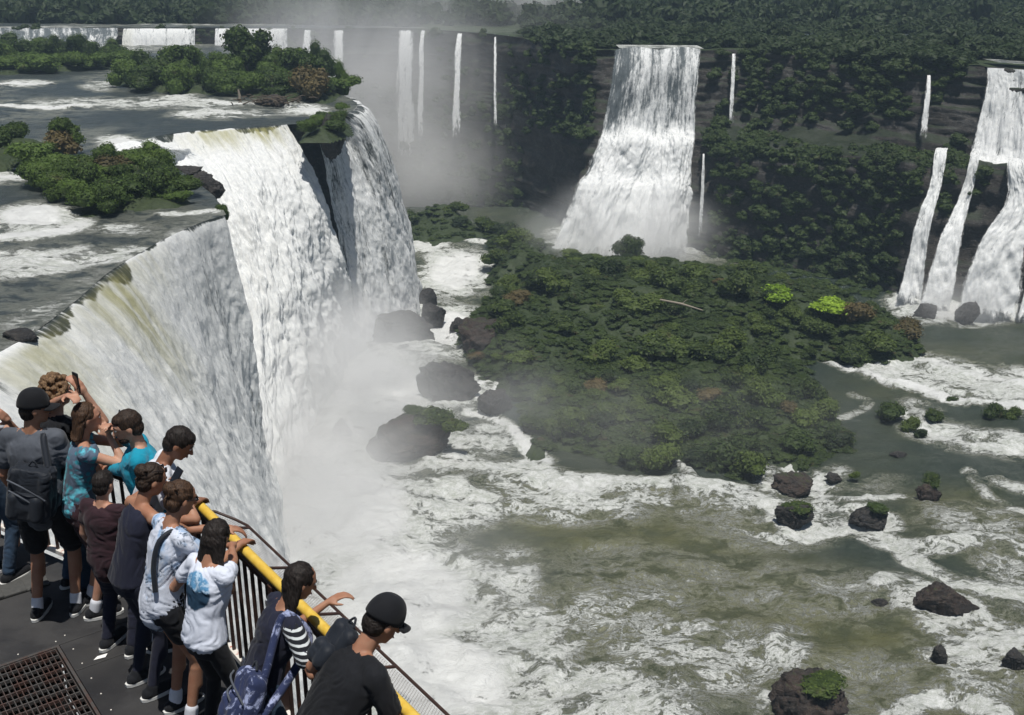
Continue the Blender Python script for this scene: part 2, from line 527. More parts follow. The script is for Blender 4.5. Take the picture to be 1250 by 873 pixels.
def low_foam(X, Y):
    f = blobs(X, Y, ZL, [
        (300, 640, 180, 170, 0, 1.0), (420, 620, 150, 120, 0, 1.0), (460, 480, 110, 90, 0, .98), (540, 400, 80, 50, 0, .9),
        (480, 720, 170, 120, 0, 1.0), (530, 820, 190, 110, 10, .95), (700, 860, 200, 80, 10, .72), (540, 610, 120, 46, 0, .78),
        (690, 615, 150, 34, 6, .56), (620, 700, 60, 60, 0, .58), (650, 770, 90, 50, 10, .66), (850, 800, 170, 80, 5, .50), (760, 740, 140, 50, 0, .42),
        (555, 330, 60, 45, -5, .92), (520, 300, 40, 14, 0, .9), (700, 600, 260, 22, 6, .52), (880, 610, 90, 18, 8, .45),
        (800, 700, 200, 70, 5, .33), (900, 640, 150, 40, 5, .34), (1000, 720, 160, 60, 5, .35), (1060, 830, 140, 60, 5, .34), (960, 790, 50, 40, 0, .55),
        (970, 850, 50, 45, 0, .52), (1180, 800, 110, 70, 20, .44), (1190, 640, 110, 50, 15, .48), (1225, 700, 70, 60, 15, .50),
        (1000, 625, 75, 30, 0, .46), (1090, 590, 70, 22, 0, .42), (1150, 455, 140, 34, 10, .70), (1235, 470, 70, 40, 5, .72), (1070, 450, 60, 20, 15, .84),
        (1170, 530, 110, 22, 10, .62), (1230, 540, 50, 22, 5, .7), (1180, 380, 110, 16, 0, .95), (1110, 368, 40, 14, 0, .85), (1110, 500, 50, 20, 10, .4),
        (770, 300, 140, 26, 0, .66), (740, 285, 90, 14, 0, .9), (900, 315, 60, 10, 0, .3), (1120, 735, 60, 34, 0, .56), (1210, 780, 50, 50, 20, .6),
        (1020, 580, 30, 18, 0, .55), (640, 570, 60, 20, 0, .6), (950, 575, 40, 14, 0, .5), (600, 530, 34, 24, 30, .55)])
    s = strokes(X, Y, ZL, [
        ([(585, 470), (612, 455), (600, 490), (575, 478)], 1.2, .95), ([(572, 500), (610, 510), (640, 540), (668, 560)], 1.6, .92),
        ([(940, 610), (945, 632), (975, 648), (1020, 645), (1060, 640)], 1.2, .8), ([(1000, 575), (1005, 600), (1040, 612), (1100, 605)], 1.1, .78),
        ([(960, 570), (990, 585), (1000, 606)], 1.2, .8), ([(1045, 640), (1090, 662), (1140, 670), (1200, 660), (1250, 672)], 2.0, .74),
        ([(1110, 676), (1150, 700), (1190, 710), (1260, 720)], 2.0, .74), ([(1072, 715), (1090, 705), (1130, 712), (1120, 745), (1160, 760)], 1.6, .75),
        ([(1140, 770), (1170, 790), (1210, 790), (1262, 770)], 2.2, .76), ([(1010, 438), (1040, 452), (1080, 468), (1130, 476), (1160, 488), (1250, 492)], 2.4, .96),
        ([(1110, 440), (1170, 450), (1260, 470)], 3.0, .93), ([(1090, 500), (1140, 525), (1190, 540), (1262, 552)], 2.2, .84), ([(1040, 482), (1060, 490), (1030, 510)], 1.4, .7),
        ([(700, 585), (820, 592), (900, 600), (930, 612)], 2.0, .78), ([(1210, 590), (1262, 600)], 1.6, .6), ([(1180, 575), (1200, 600), (1250, 625)], 1.2, .6),
        ([(900, 640), (960, 655), (1000, 650)], 1.0, .5), ([(1090, 870), (1150, 850), (1220, 866)], 1.6, .7), ([(820, 560), (850, 590), (900, 600)], 0.9, .7),
        ([(640, 555), (690, 590), (760, 590)], 1.2, .8), ([(500, 280), (540, 288), (600, 296)], 1.4, .8),         ([(550, 560), (640, 580), (700, 600)], 3, .85)])
    f = np.maximum(f, s)
    for a_, b_, w_ in [(971, 642, 52), (1063, 642, 58), (1137, 614, 36), (1157, 752, 80), (995, 880, 100), (1076, 742, 30), (1148, 806, 26), (1244, 818, 40), (972, 602, 60), (1131, 392, 42), (1180, 394, 40), (1018, 588, 22), (542, 480, 90), (508, 556, 130), (371, 497, 36), (414, 532, 32)]:
        c_ = PZ(a_, b_, ZL); r_w = w_ / F * (c_[1] * CP + 50 * SP) / 2; c_[1] += r_w * .45
        d_ = np.hypot(X - c_[0], Y - c_[1]) / r_w
        f = np.maximum(f, .66 * sstep(1.9, 1.05, d_) * (.7 + .5 * fbm(np.stack([X * .5, Y * .5, X * 0], 1), 2, 3)))
    f += 0.10 * fbm(np.stack([X * .12, Y * .12, X * 0], 1), 3, 5)
    f += 0.05
    f -= .03 * sstep(-8, 6, X)
    f -= blobs(X, Y, ZL, [(780, 650, 200, 30, 5, .09), (1090, 590, 60, 22, 0, .10), (860, 560, 90, 20, 0, .1), (1130, 590, 110, 30, 5, .22), (1200, 420, 110, 22, 0, .25), (1060, 500, 60, 40, 20, .3), (870, 520, 200, 60, 0, .2), (1010, 690, 90, 30, 5, .12), (770, 690, 130, 50, 0, .10), (1010, 300, 160, 40, 0, .2)])
    return np.clip(f, 0, 1)

def low_silt(X, Y):
    s = blobs(X, Y, ZL, [(780, 630, 260, 60, 5, 1.0), (900, 760, 420, 160, 5, .85), (1150, 800, 240, 160, 10, .9), (1190, 640, 130, 60, 10, .8), (800, 310, 200, 30, 0, .5), (1150, 450, 150, 50, 0, .5), (640, 700, 140, 120, 0, .5)])
    return np.clip(s + .15 + .3 * fbm(np.stack([X * .06, Y * .1, X * 0], 1), 3, 8), 0, 1)

def low_waves(X, Y):
    P = np.stack([X, Y, X * 0], 1)
    f = low_foam(X, Y)
    a = fbm(P * [.10, .16, 1], 2, 1) * .5 + fbm(P * [.35, .5, 1], 3, 2) * .34 + np.abs(fbm(P * [.9, 1.2, 1], 3, 3)) * .18
    return a * (.5 + 1.15 * f) - .15

sheet('river', -46, 120, 36, 225, 0.36, ZL, zfun=low_waves, foam=low_foam, silt=low_silt, mat=M_LOW,
      label='olive green lower river churned white below the falls')
_b = sheet('riverbed', -400, 500, 20, 700, 18, -53.0, mat=M_CLIFF, label='dark rock bed under the river')

# ------------------------------------------------------------------ island ground
def isl_height(X, Y):
    d = dist_line(X, Y, ISL, closed=True)
    ins = inside(X, Y, ISL)
    d = np.where(ins, d, -d)
    P = np.stack([X, Y, X * 0], 1)
    hi = blobs(X, Y, ZL, [(760, 380, 330, 70, 5, 4.2), (640, 340, 90, 60, 20, 3.5), (540, 268, 80, 14, 5, 4.0), (610, 420, 90, 60, 0, 4.0), (1070, 420, 80, 40, 10, 3.2), (940, 400, 150, 40, 0, 3.6)])
    lo = 1.0 + 0.9 * fbm(P * .12, 3, 21)
    h = (lo + hi) * sstep(-0.4, 6.0, d) + .5 * fbm(P * .5, 3, 22)
    return np.where(d < -3, -2.5, h - .9 * sstep(1.0, -2.5, d) * 2)

sheet('island_ground', -24, 72, 96, 240, 0.6, ZL, keep=lambda X, Y: dist_line(X, Y, ISL, True) * np.where(inside(X, Y, ISL), 1, -1) > -2.6,
      zfun=isl_height, mat=M_SOIL, label='low rocky island ground between the river channels')

# ------------------------------------------------------------------ upper river (left plateau)
PLAT = [(-330, 18)] + [tuple(p[:2]) for p in NB] + [tuple(PZ(x, y, ZU)[:2]) for x, y in [(262, 240), (240, 222), (212, 205), (170, 196)]] + \
       [tuple(p[:2]) for p in SB] + [tuple(p[:2]) for p in TB] + [(-30, 172), (-42, 195), (-52, 225), (-56, 262), (-430, 262)]
PLATC = [(-109, 46)] + [tuple(p[:2]) for p in catmull(NB, 90) if p[1] > 46] + PLAT[1 + len(NB):1 + len(NB) + 4] + [tuple(p[:2]) for p in catmull(SB, 40)] + [tuple(p[:2]) for p in catmull(TB, 40)] + PLAT[1 + len(NB) + 4 + len(SB) + len(TB):-1] + [(-109, 262)]
def plat_keep(m):
    return lambda X, Y: inside(X, Y, PLAT) & (dist_line(X, Y, PLAT, True) > m)
def up_foam(X, Y):
    f = blobs(X, Y, ZU, [(40, 320, 110, 26, -6, .62), (150, 280, 60, 12, 0, .35), (40, 265, 62, 22, 0, .93), (-40, 270, 60, 30, 0, .8), (100, 60, 140, 9, 0, .30), (60, 50, 110, 9, 0, .85),
                       (170, 126, 180, 10, 0, .60), (255, 140, 60, 9, 0, .66), (330, 138, 50, 7, 0, .4), (215, 120, 40, 8, 0, .72), (120, 105, 30, 8, 0, .5), (30, 102, 40, 6, 0, .6),
                       (20, 215, 46, 12, -8, .72), (160, 180, 50, 16, 10, .9), (235, 195, 45, 18, 10, .85), (215, 225, 22, 10, 10, .8), (40, 385, 60, 16, -20, .28), (330, 126, 60, 6, 0, .5),
                       (372, 134, 40, 8, 0, .8), (200, 175, 40, 10, 0, .8)])
    f = np.maximum(f, strokes(X, Y, ZU, [([(0, 128), (60, 132), (130, 128), (200, 122), (240, 122), (290, 128)], 2.2, .8), ([(-20, 102), (60, 104)], 1.4, .7),
                                         ([(-20, 310), (60, 322), (130, 316), (160, 305)], 2.2, .60), ([(230, 140), (290, 138)], 1.6, .8), ([(0, 215), (50, 212)], 1.6, .8),
                                         ([(0, 290), (60, 286), (95, 272)], 2.0, .85), ([(200, 262), (262, 258)], 1.2, .6)]))
    f = np.maximum(f, .22 * (1 - sstep(0.3, 2.4, dist_line(X, Y, NB[2:]))))
    return np.clip(f + .17 + .16 * fbm(np.stack([X * .1, Y * .1, X * 0], 1), 3, 5), 0, 1)
def up_waves(X, Y):
    P = np.stack([X, Y, X * 0], 1)
    f = up_foam(X, Y)
    # rapids step beside the near islet
    st = blobs(X, Y, ZU, [(40, 262, 62, 12, 0, .3)])
    return (fbm(P * [.3, .4, 1], 3, 2) * .22 + np.abs(fbm(P * [.9, 1.3, 1], 3, 3)) * .16) * (.45 + f) * (.15 + .85 * sstep(.3, 3, np.minimum(dist_line(X, Y, NB), dist_line(X, Y, SB)))) + st
sheet('upper_river', -110, -8, 44, 262, 0.42, ZU, snap=PLATC, zfun=up_waves, foam=up_foam,
      silt=lambda X, Y: .2 + 0 * X, mat=M_UP, label='dark upper river sliding towards the brink of the falls')

# ------------------------------------------------------------------ cliffs
def wall(name, rows, nu, nv, amp, mat, label, seed=0, scale=.25, strata=.9):
    G = loft(rows, nu, nv)
    N = grid_normals(G)
    P = G.reshape(-1, 3)
    d = fbm(P * [scale, scale, scale * 1.6], 5, seed) * amp + strata * fbm(P * [.04, .04, .8], 3, seed + 9)
    P = P + N.reshape(-1, 3) * d[:, None]
    me = mesh_np(name, P, grid_faces(nu, nv))
    attr(me, 'foam', np.zeros(len(P)))
    return link(name, me, mat, label=label, cat='cliff')

def off(pts, v, z=None):
    out = []
    for p in pts:
        q = np.array(p, float) + np.array(v, float)
        if z is not None: q[2] = z
        out.append(q)
    return out
_edge = off(NB, (-1.3, 0, -.35)) + off([PZ(262, 240, ZU), PZ(215, 205, ZU), PZ(150, 192, ZU)], (-1, .5, -.35)) + off(SB, (-1.0, 1.6, -.35)) + off(TB, (-1.8, .5, -.35)) + [np.array((-31, 172, ZU - .3)), np.array((-43, 195, ZU - .3)), np.array((-53, 225, ZU - .3)), np.array((-57, 264, ZU - .3))]
wall('cliff', [_edge, off(_edge, (.8, -.3, 0), -26), off(_edge, (1.2, -.3, 0), -38), off(_edge, (2.4, -.5, 0), -52.5)], 420, 60, .9, M_CLIFF,
     'dark wet basalt cliff behind the nearest white curtain', 3)

# far plateau and its rim
def PD(px, y, z):                            # world point at px, distance y, height z
    return np.array(((px - CX) / F * (y * CP - z * SP), y, z))
RIM = [PD(-400, 262, -16.6), PD(150, 262, -16.6), PD(250, 262, -16.6), PD(352, 262, -16.6), PD(372, 262, -16.6), PD(420, 264, -16.6), PD(500, 262, -16.6), PD(560, 252, -16.6), PD(610, 242, -16.6), PD(660, 224, -16.6), PD(700, 210, -16.6), PD(735, 205, -16.7),
       PD(800, 204, -16.8), PD(866, 203, -16.8), PD(905, 204, -16.8), PD(980, 197, -16.6), PD(1060, 190, -16.6), PD(1120, 184, -16.8), PD(1190, 178, -16.8), PD(1260, 172, -16.8), PD(1400, 164, -16.8), PD(1600, 150, -16.8), PD(1900, 140, -16.8)]
L1 = off(RIM[:11], (.5, -2, 0), -29) + [PD(730, 200, -29), PD(800, 200, -30), PD(862, 198, -29), PD(905, 197, -28.6), PD(980, 191, -28.6), PD(1060, 183, -29), PD(1120, 176.5, -29.5), PD(1190, 172.5, -29.5), PD(1260, 166, -29.5), PD(1400, 158, -29.5), PD(1600, 144, -29.5), PD(1900, 134, -29.5)]
L2 = off(RIM[:11], (2, -7, 0), -33) + [PD(720, 197, -32), PD(800, 197, -32), PD(860, 194, -32), PD(905, 189, -32.5), PD(980, 183, -32), PD(1060, 176, -31.5), PD(1120, 168.5, -30.8), PD(1190, 165, -30.6), PD(1260, 159, -30.5), PD(1400, 151, -30.5), PD(1600, 137, -30.5), PD(1900, 127, -30.5)]
L3 = off(RIM[:11], (7, -18, 0), -52) + [PD(690, 192, -52), PD(790, 191, -52), PD(850, 190, -52), PD(905, 184, -52), PD(980, 177, -52), PD(1060, 169, -52), PD(1120, 160, -52), PD(1190, 157.5, -52), PD(1260, 153, -52), PD(1400, 146, -52), PD(1600, 132, -52), PD(1900, 120, -52)]
RIMs = off(RIM, (0, .6, 0))
_mid = [0.35 * np.array(a) + 0.65 * np.array(b) for a, b in zip(L2, L3)]
wall('cliff', [RIMs, [(a * .5 + b * .5) + np.array((0, .8, 0)) for a, b in zip(RIM, L1)], L1, L2, _mid, L3], 520, 120, 1.0, M_CLIFF,
     'long dark cliff in two tiers across the gorge', 6, scale=.16)
PLAT2 = [(-430, 262)] + [tuple(p[:2]) for p in RIM] + [(700, 100), (700, 900), (-430, 900)]
def far_z(X, Y):
    P = np.stack([X, Y, X * 0], 1)
    return .35 * fbm(P * .05, 3, 4) + sstep(330, 620, Y) * 13 + sstep(20, 110, X) * sstep(300, 380, Y) * 2
sheet('far_ground', -430, 690, 120, 890, 3.0, ZR - .25, keep=lambda X, Y: inside(X, Y, PLAT2), zfun=far_z, mat=M_SOIL, label='flat forested ground beyond the gorge')
# upstream river and the strips of water between the trees on the plateau
def far_foam(X, Y):
    return np.clip(.30 + .3 * fbm(np.stack([X * .05, Y * .12, X * 0], 1), 3, 5) + .5 * blobs(X, Y, -16.5, [(60, 36, 130, 4, 0, 1.), (250, 37, 110, 3, 0, 1.)]), 0, 1)
RIV2 = [(-430, 263), tuple(RIM[1][:2]), tuple(RIM[4][:2]), tuple(RIM[7][:2] + [0, 2]), (-20, 264), (-60, 277), (-430, 282)]
sheet('far_river', -430, 20, 262.0, 285, .8, -16.4, keep=lambda X, Y: inside(X, Y, RIV2), foam=far_foam, zfun=lambda X, Y: .1 * fbm(np.stack([X * .3, Y * .5, X * 0], 1), 3, 5), mat=M_UP,
      label='distant upstream river in front of the forest')
def far_strip(pts, w, fo, label):
    line = catmull([PZ(a, b, -16.2) if b > 0 else PD(a, -b, -16.28) for a, b in pts], 30)
    L, R = line + [0, w / 2, 0], line - [0, w / 2, 0]
    me = mesh_np('river', np.vstack([L, R]), grid_faces(30, 2)); attr(me, 'foam', np.full(60, fo)); attr(me, 'silt', np.zeros(60))
    link('river_channel', me, M_UP, kind='structure', label=label)
far_strip([(754, -208), (800, -207.2), (855, -206.8)], 7.6, .58, 'water sliding to the lip of the tall middle fall')
far_strip([(925, 44), (960, 43), (1010, 42), (1050, 41)], 5.0, .12, 'blue strip of river between the trees')
far_strip([(1060, 43), (1100, 42), (1170, 46)], 4.0, .12, 'short blue strip of river in the forest')
far_strip([(1210, -180), (1240, -177.6), (1275, -173.6)], 7, .45, 'white water above the right fall')
# ------------------------------------------------------------------ waterfalls
def fall(name, rows, nu, nv, mat, label, amp=.6, seed=0, fo=None, tint=None, edge=(1, 1), edgew=.06, freq=.45, lump=1.0, upstream=None, power=None, group=None, basefade=.04, topfade=0):
    """lofted sheet of falling water; rows of stations from the lip down"""
    if power is not None:                    # free fall: only lip and foot given, the sheet leaps out
        A, B = curve_by_index(rows[0], nu), curve_by_index(rows[1], nu)
        t = np.linspace(0, 1, nv)[:, None, None]
        G = np.empty((nv, nu, 3))
        G[:, :, :2] = A[None, :, :2] * (1 - t ** power) + B[None, :, :2] * t ** power
        G[:, :, 2] = A[None, :, 2] * (1 - t[:, :, 0] ** 1.15) + B[None, :, 2] * t[:, :, 0] ** 1.15
    else:
        G = loft(rows, nu, nv)
    if upstream is not None:                 # a few metres of sliding water ahead of the lip
        d = curve_by_index(upstream, nu)
        k = np.array([1, .8, .6, .45, .3, .2, .12, .05])[:, None, None]
        U = G[0][None] + d[None] * k
        U[:, :, 2] += .02 + .06 * k[:, :, 0]
        G = np.concatenate([U, G]); nv += len(k)
    nup = 8 if upstream is not None else 0
    N = grid_normals(G)
    if (N[:, :, 2].mean() < 0): N = -N
    du = np.linalg.norm(np.diff(G, axis=1), axis=2).mean(0)
    su = np.concatenate([[0], np.cumsum(du)])
    dv = np.linalg.norm(np.diff(G, axis=0), axis=2).mean(1)
    sv = np.concatenate([[0], np.cumsum(dv)])
    U_, V_ = np.meshgrid(su, sv)
    tt = np.clip((np.arange(nv) - nup) / (nv - 1 - nup), 0, 1)[:, None] * np.ones((1, nu))
    P2 = np.stack([U_.ravel(), V_.ravel(), 0 * U_.ravel()], 1)
    st = fbm(P2 * [freq, freq * .22, 1], 4, seed)
    lm = fbm(P2 * [freq * 1.5, freq * .65, 1] + 40, 5, seed + 5, gain=.58)
    fn = 1 - np.abs(fbm(P2 * [freq * 3.4, freq * 1.6, 1] + 9, 4, seed + 7))
    grow = (.10 + .35 * sstep(0, .05, tt) + .65 * sstep(.03, .5, tt)).ravel()
    disp = amp * (st * .9 + lump * lm * .62 + (fn - .6) * .30 * lump) * grow
    P = G.reshape(-1, 3) + N.reshape(-1, 3) * disp[:, None]
    me = mesh_np(name, P, grid_faces(nu, nv))
    uvmap(me, np.stack([U_.ravel(), V_.ravel()], 1))
    s01 = (U_ / su[-1])
    f = np.ones_like(s01) * .5 if fo is None else fo(s01, tt)
    f = np.asarray(f) + .10 * lm.reshape(nv, nu)
    lipn = .018 * (1 + 1.6 * fbm(P2 * [.35, .3, 1] + 70, 3, seed + 8).reshape(nv, nu))
    f = np.where(tt <= 0, .42, .42 + (f - .42) * sstep(0, .014, tt - lipn + .02)) if upstream is not None else f
    if power is not None and amp > .4 or name == 'waterfall' and nu == 420:
        f = .34 + (f - .34) * sstep(0, .016, tt - lipn * 1.5 + .020)
    attr(me, 'foam', f)
    attr(me, 'tint', np.zeros_like(s01) if tint is None else np.clip(tint(s01, tt), 0, 1) * sstep(.0, .012, tt))
    e = np.ones_like(s01)
    if edge[0]: e = np.minimum(e, sstep(0, edgew, s01) * 1.0)
    if edge[1]: e = np.minimum(e, sstep(0, edgew, 1 - s01) * 1.0)
    e = np.minimum(e, .25 + .75 * sstep(0, basefade, 1 - tt)) if basefade else e
    if topfade: e = np.minimum(e, .2 + .8 * sstep(0, topfade, tt))
    if upstream is not None:
        k = np.minimum(1, (np.arange(nv) + .5) / 6.0)[:, None]
        e = np.minimum(e, k)
    attr(me, 'edge', e)
    return link(name, me, mat, label=label, cat='waterfall', group=group)

# near curtain: brink on the left plateau, falls towards +x
def fo1(s, t):
    P = np.stack([s.ravel() * 9, t.ravel() * 1.2, 0 * s.ravel()], 1)
    n = fbm(P, 3, 50).reshape(s.shape)
    f = .74 + .12 * sstep(0.02, .2, t) + .10 * n
    f = f - .22 * sstep(.70, .86, s) * (1 - sstep(.0, .75, 1 - t) * 0) * sstep(.05, .2, t)
    return f
def ti1(s, t):
    P = np.stack([s.ravel() * 14, t.ravel() * 2, 0 * s.ravel()], 1)
    n = fbm(P, 3, 51).reshape(s.shape)
    lipw = (1 - sstep(.02, .13 + .10 * n, t))
    a = lipw * .28 * sstep(.35, .5, s) * (1 - sstep(.75, .85, s))
    b = (1 - sstep(.03, .16, np.abs(s - .60 - .10 * t + .03 * n)) * 1.6) * (1 - sstep(.08, .42, t)) * .75 * sstep(0, .03, t)
    c = (1 - sstep(.02, .10, np.abs(s - .36 + .03 * n))) * (1 - sstep(.05, .35, t)) * .6 * sstep(0, .03, t)
    return np.maximum(np.maximum(a, b), c) + .03
_E = [np.array(b) + np.array(d) for b, d in zip(NB, [(17, 8, 0), (17, 6, 0), (17, 5, 0), (16.8, 4, 0), (15.6, 3, 0), (14, 2.5, 0), (12.2, 2, 0), (9.6, 1.6, 0), (6.8, 1.2, 0), (4.2, 1, 0), (2.6, .4, 0)])]
for p in _E: p[2] = -51
fall('waterfall', [NB, _E], 640, 190, M_FALL, 'huge white curtain falling beside the crowded viewing deck', amp=.46, seed=11, fo=fo1, tint=ti1, edge=(0, 1), edgew=.012, power=.86)

# second, stepped cascade in the recess
def ti2(s, t):
    n = fbm(np.stack([s.ravel() * 16, t.ravel() * 3, 0 * s.ravel()], 1), 3, 61).reshape(s.shape)
    return (1 - sstep(.03, .14 + .06 * n, t)) * (.25 + .55 * (1 - sstep(.05, .14, np.abs(s - .78))) + .4 * (1 - sstep(.05, .14, np.abs(s - .5)))) * sstep(.25, .4, s) + .03
_S2 = [PD(205, 113, -28), PD(250, 118, -26.5), PD(290, 121, -26), PD(335, 125, -26), PD(398, 134, -27)]
_S3 = [PD(250, 103, -38), PD(300, 110, -36), PD(335, 114, -36), PD(370, 120, -36.5), PD(424, 134, -38)]
_S4 = [PZ(330, 660, -51), PZ(345, 610, -51), PZ(365, 560, -51), PZ(398, 500, -51), PZ(444, 430, -51)]
fall('waterfall', [SB, _S2, _S3, _S4], 420, 200, M_FALL, 'broad foaming cascade in the recess behind the nearest curtain', amp=.75, seed=21,
     fo=lambda s, t: .70 + .15 * sstep(0, .2, t) - .16 * sstep(.86, 1, s), tint=ti2, edge=(0, 1), edgew=.03, freq=.55, lump=1.0)
# white rapids feeding it between the islets
_R0 = [PZ(120, 182, ZU + .3), PZ(165, 172, ZU + .3), PZ(205, 180, ZU + .3)]
_R1 = [PZ(165, 200, -21.2), PZ(205, 192, -21.4), PZ(240, 186, -21.6)]
_R2 = [PZ(215, 232, -24), PZ(258, 232, -25), PZ(288, 222, -25.5)]
_R3 = [PZ(300, 330, -36), PZ(320, 320, -36), PZ(340, 310, -36)]
fall('waterfall', [_R0, _R1, _R2, _R3], 120, 110, M_FALL, 'small white chute spilling past the dark rocks of the near islet', amp=.5, seed=27, fo=lambda s, t: .62 + 0 * s, edgew=.10, freq=.7)

# third curtain, seen edge-on
_T = [PD(428, 140, -50.5), np.array((-17.0, 145, -50.5)), np.array((-14.6, 150.5, -50.5)), np.array((-13.8, 156, -50.5)), np.array((-14.2, 163, -50.5)), np.array((-17.0, 171, -50.5))]
fall('waterfall', [TB, _T], 260, 150, M_FALL, 'pale curtain leaping past the bushy rock, seen from its side', amp=.55, seed=31, fo=lambda s, t: .52 + .12 * t, edge=(1, 1), edgew=.05, power=.55)

# low far fall upstream, on the left
_a = [PD(x, 261, -16.5) for x in (150, 190, 232, 240)]; _b2 = [PD(x, 257, -23) for x in (148, 190, 232, 240)]
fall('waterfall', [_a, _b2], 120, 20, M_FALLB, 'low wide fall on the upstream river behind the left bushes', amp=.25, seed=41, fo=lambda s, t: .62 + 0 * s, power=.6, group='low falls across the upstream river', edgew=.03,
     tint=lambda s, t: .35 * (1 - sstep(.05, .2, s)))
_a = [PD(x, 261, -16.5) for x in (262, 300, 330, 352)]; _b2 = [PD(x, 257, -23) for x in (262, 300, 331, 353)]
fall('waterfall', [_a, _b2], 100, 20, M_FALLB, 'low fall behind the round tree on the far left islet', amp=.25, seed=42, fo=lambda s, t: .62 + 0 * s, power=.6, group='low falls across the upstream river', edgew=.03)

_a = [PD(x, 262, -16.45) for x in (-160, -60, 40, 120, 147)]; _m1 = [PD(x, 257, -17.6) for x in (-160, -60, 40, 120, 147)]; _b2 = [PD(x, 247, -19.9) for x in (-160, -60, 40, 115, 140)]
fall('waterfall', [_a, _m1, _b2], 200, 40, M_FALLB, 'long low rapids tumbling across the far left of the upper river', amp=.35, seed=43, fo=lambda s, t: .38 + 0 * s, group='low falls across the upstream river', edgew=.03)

# thin falls at the back of the gorge
def thinfall(px0, px1, y, z0, z1, spread, label, seed, fo=.5, lean=0, group='distant falls veiled by spray', mat=None, out=13):
    a = [PD(px0 + (px1 - px0) * t, y - .8, z0) for t in (0, .5, 1)]
    w = px1 - px0
    b = [PD(px0 + (px1 - px0) * t + (t - .5) * spread + lean, y - out, z1) for t in (0, .5, 1)]
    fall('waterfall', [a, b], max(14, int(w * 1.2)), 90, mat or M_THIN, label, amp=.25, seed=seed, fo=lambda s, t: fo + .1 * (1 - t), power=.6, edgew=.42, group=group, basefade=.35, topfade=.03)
thinfall(368, 384, 262, -16.6, -34, 4, 'distant fall at the left end of the misty gorge, beside the dark bushes', 51, .62)
thinfall(404, 426, 263, -16.6, -50, 6, 'distant fall just right of the leftmost one in the misty gorge', 52, .55)
thinfall(480, 512, 262, -16.5, -51, 12, 'widest of the distant falls fading into mist', 53, .50)
thinfall(512, 522, 261, -16.5, -44, 6, 'slender fall hugging the right side of the widest distant fall', 57, .52, lean=-4)
thinfall(556, 568, 251, -16.5, -42, 8, 'slim bright fall near the middle of the misty gorge', 54, .55, lean=-6)
thinfall(602, 607, 242, -16.6, -38, 3, 'hair-thin distant fall right of the misty gorge', 55, .48)

# tall main fall
_M = [[PD(x, y, z) for x, y, z in r] for r in (
    [(744, 204.2, -16.7), (775, 203.6, -16.0), (805, 203.4, -16.45), (835, 203.2, -16.0), (864, 202.6, -16.6)],
    [(740, 201.5, -20), (774, 200.5, -20), (803, 200.5, -20), (833, 200.5, -20), (861, 200, -20)],
    [(729, 198.5, -29.5), (764, 197.5, -29), (797, 197.8, -30), (830, 197.5, -29.5), (856, 195.2, -30)],
    [(722, 195.5, -32), (760, 192.5, -30.8), (796, 194.0, -32), (830, 192.8, -31), (854, 193.0, -32)],
    [(704, 191.5, -36), (750, 190, -36), (790, 191, -37), (826, 190, -36), (852, 191, -38)],
    [(690, 187.5, -38.5), (742, 186, -38.5), (784, 187.5, -40), (822, 187, -39.5), (850, 190.5, -41)],
    [(654, 183, -51), (715, 180.5, -51), (765, 180, -51), (812, 181, -51), (848, 187, -51)])]
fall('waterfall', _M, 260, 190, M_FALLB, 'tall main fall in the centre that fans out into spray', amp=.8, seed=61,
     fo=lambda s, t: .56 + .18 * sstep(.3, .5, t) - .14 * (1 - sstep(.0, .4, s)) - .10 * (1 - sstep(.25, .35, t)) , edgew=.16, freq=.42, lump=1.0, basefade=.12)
thinfall(891, 899, 203, -16.9, -32, 3, 'thin ribbon fall on the green cliff just right of the main fall', 71, .50, lean=-4, group='thin ribbon falls', mat=M_THIN, out=7.5)
thinfall(856, 861, 193.5, -33, -50.5, 6, 'faint ribbon at the foot of the cliff beside the main fall', 72, .46, lean=-5, group='thin ribbon falls', mat=M_THIN, out=5)
thinfall(1130, 1137, 182, -18.5, -29.8, 12, 'small fall on the upper tier left of the large right fall', 73, .56, lean=-8, group='thin ribbon falls', mat=M_THIN, out=7.5)
# right falls, two tiers
_U = [[PD(x, y, z) for x, y, z in r] for r in (
    [(1200, 176.5, -17.0), (1240, 174, -17.0), (1275, 170, -17.0)],
    [(1198, 175, -20), (1238, 172.5, -20), (1275, 169, -20)],
    [(1182, 172, -28.5), (1225, 168, -28.8), (1275, 164, -29)],
    [(1172, 169, -30.4), (1222, 164, -30.6), (1285, 160, -30.8)])]
fall('waterfall', _U, 130, 80, M_FALLS, 'wide upper-tier fall at the right edge of the cliffs', amp=.45, seed=81, fo=lambda s, t: .56 + .18 * sstep(.7, 1, t), edgew=.16, freq=.6)
def slide(rows, label, seed, fo=.54):
    rows = [[(x + 2, y + 2.5, z + 1.9) for x, y, z in rows[0]], [(x, y - 1.3, z + 1.4) for x, y, z in rows[0]]] + [[(x, y - 1.5, z) for x, y, z in r] for r in rows[1:]]
    rows = [[(r[1][0] + (x - r[1][0]) * 1.35, y, z) for x, y, z in r] for r in rows]
    R = [[PD(x, y, z) for x, y, z in r] for r in rows]
    return fall('waterfall', R, 90, 120, M_SLIDE, label, amp=.55, seed=seed, fo=lambda s, t: fo + .14 * t, edgew=.30, freq=.7, group='lower-tier falls on the right', lump=1.0, basefade=.1, topfade=.10)
slide([[(1140, 168.2, -30.4), (1148, 168, -30.4), (1156, 167.8, -30.4)], [(1134, 166, -33.5), (1142, 165.5, -33.5), (1149, 165, -33.5)],
       [(1116, 162.5, -39), (1127, 161.5, -39), (1136, 161, -39)], [(1092, 159, -50.8), (1108, 158, -50.8), (1122, 157.5, -50.8)]],
      'leftmost narrow slide of the lower tier on the right', 82)
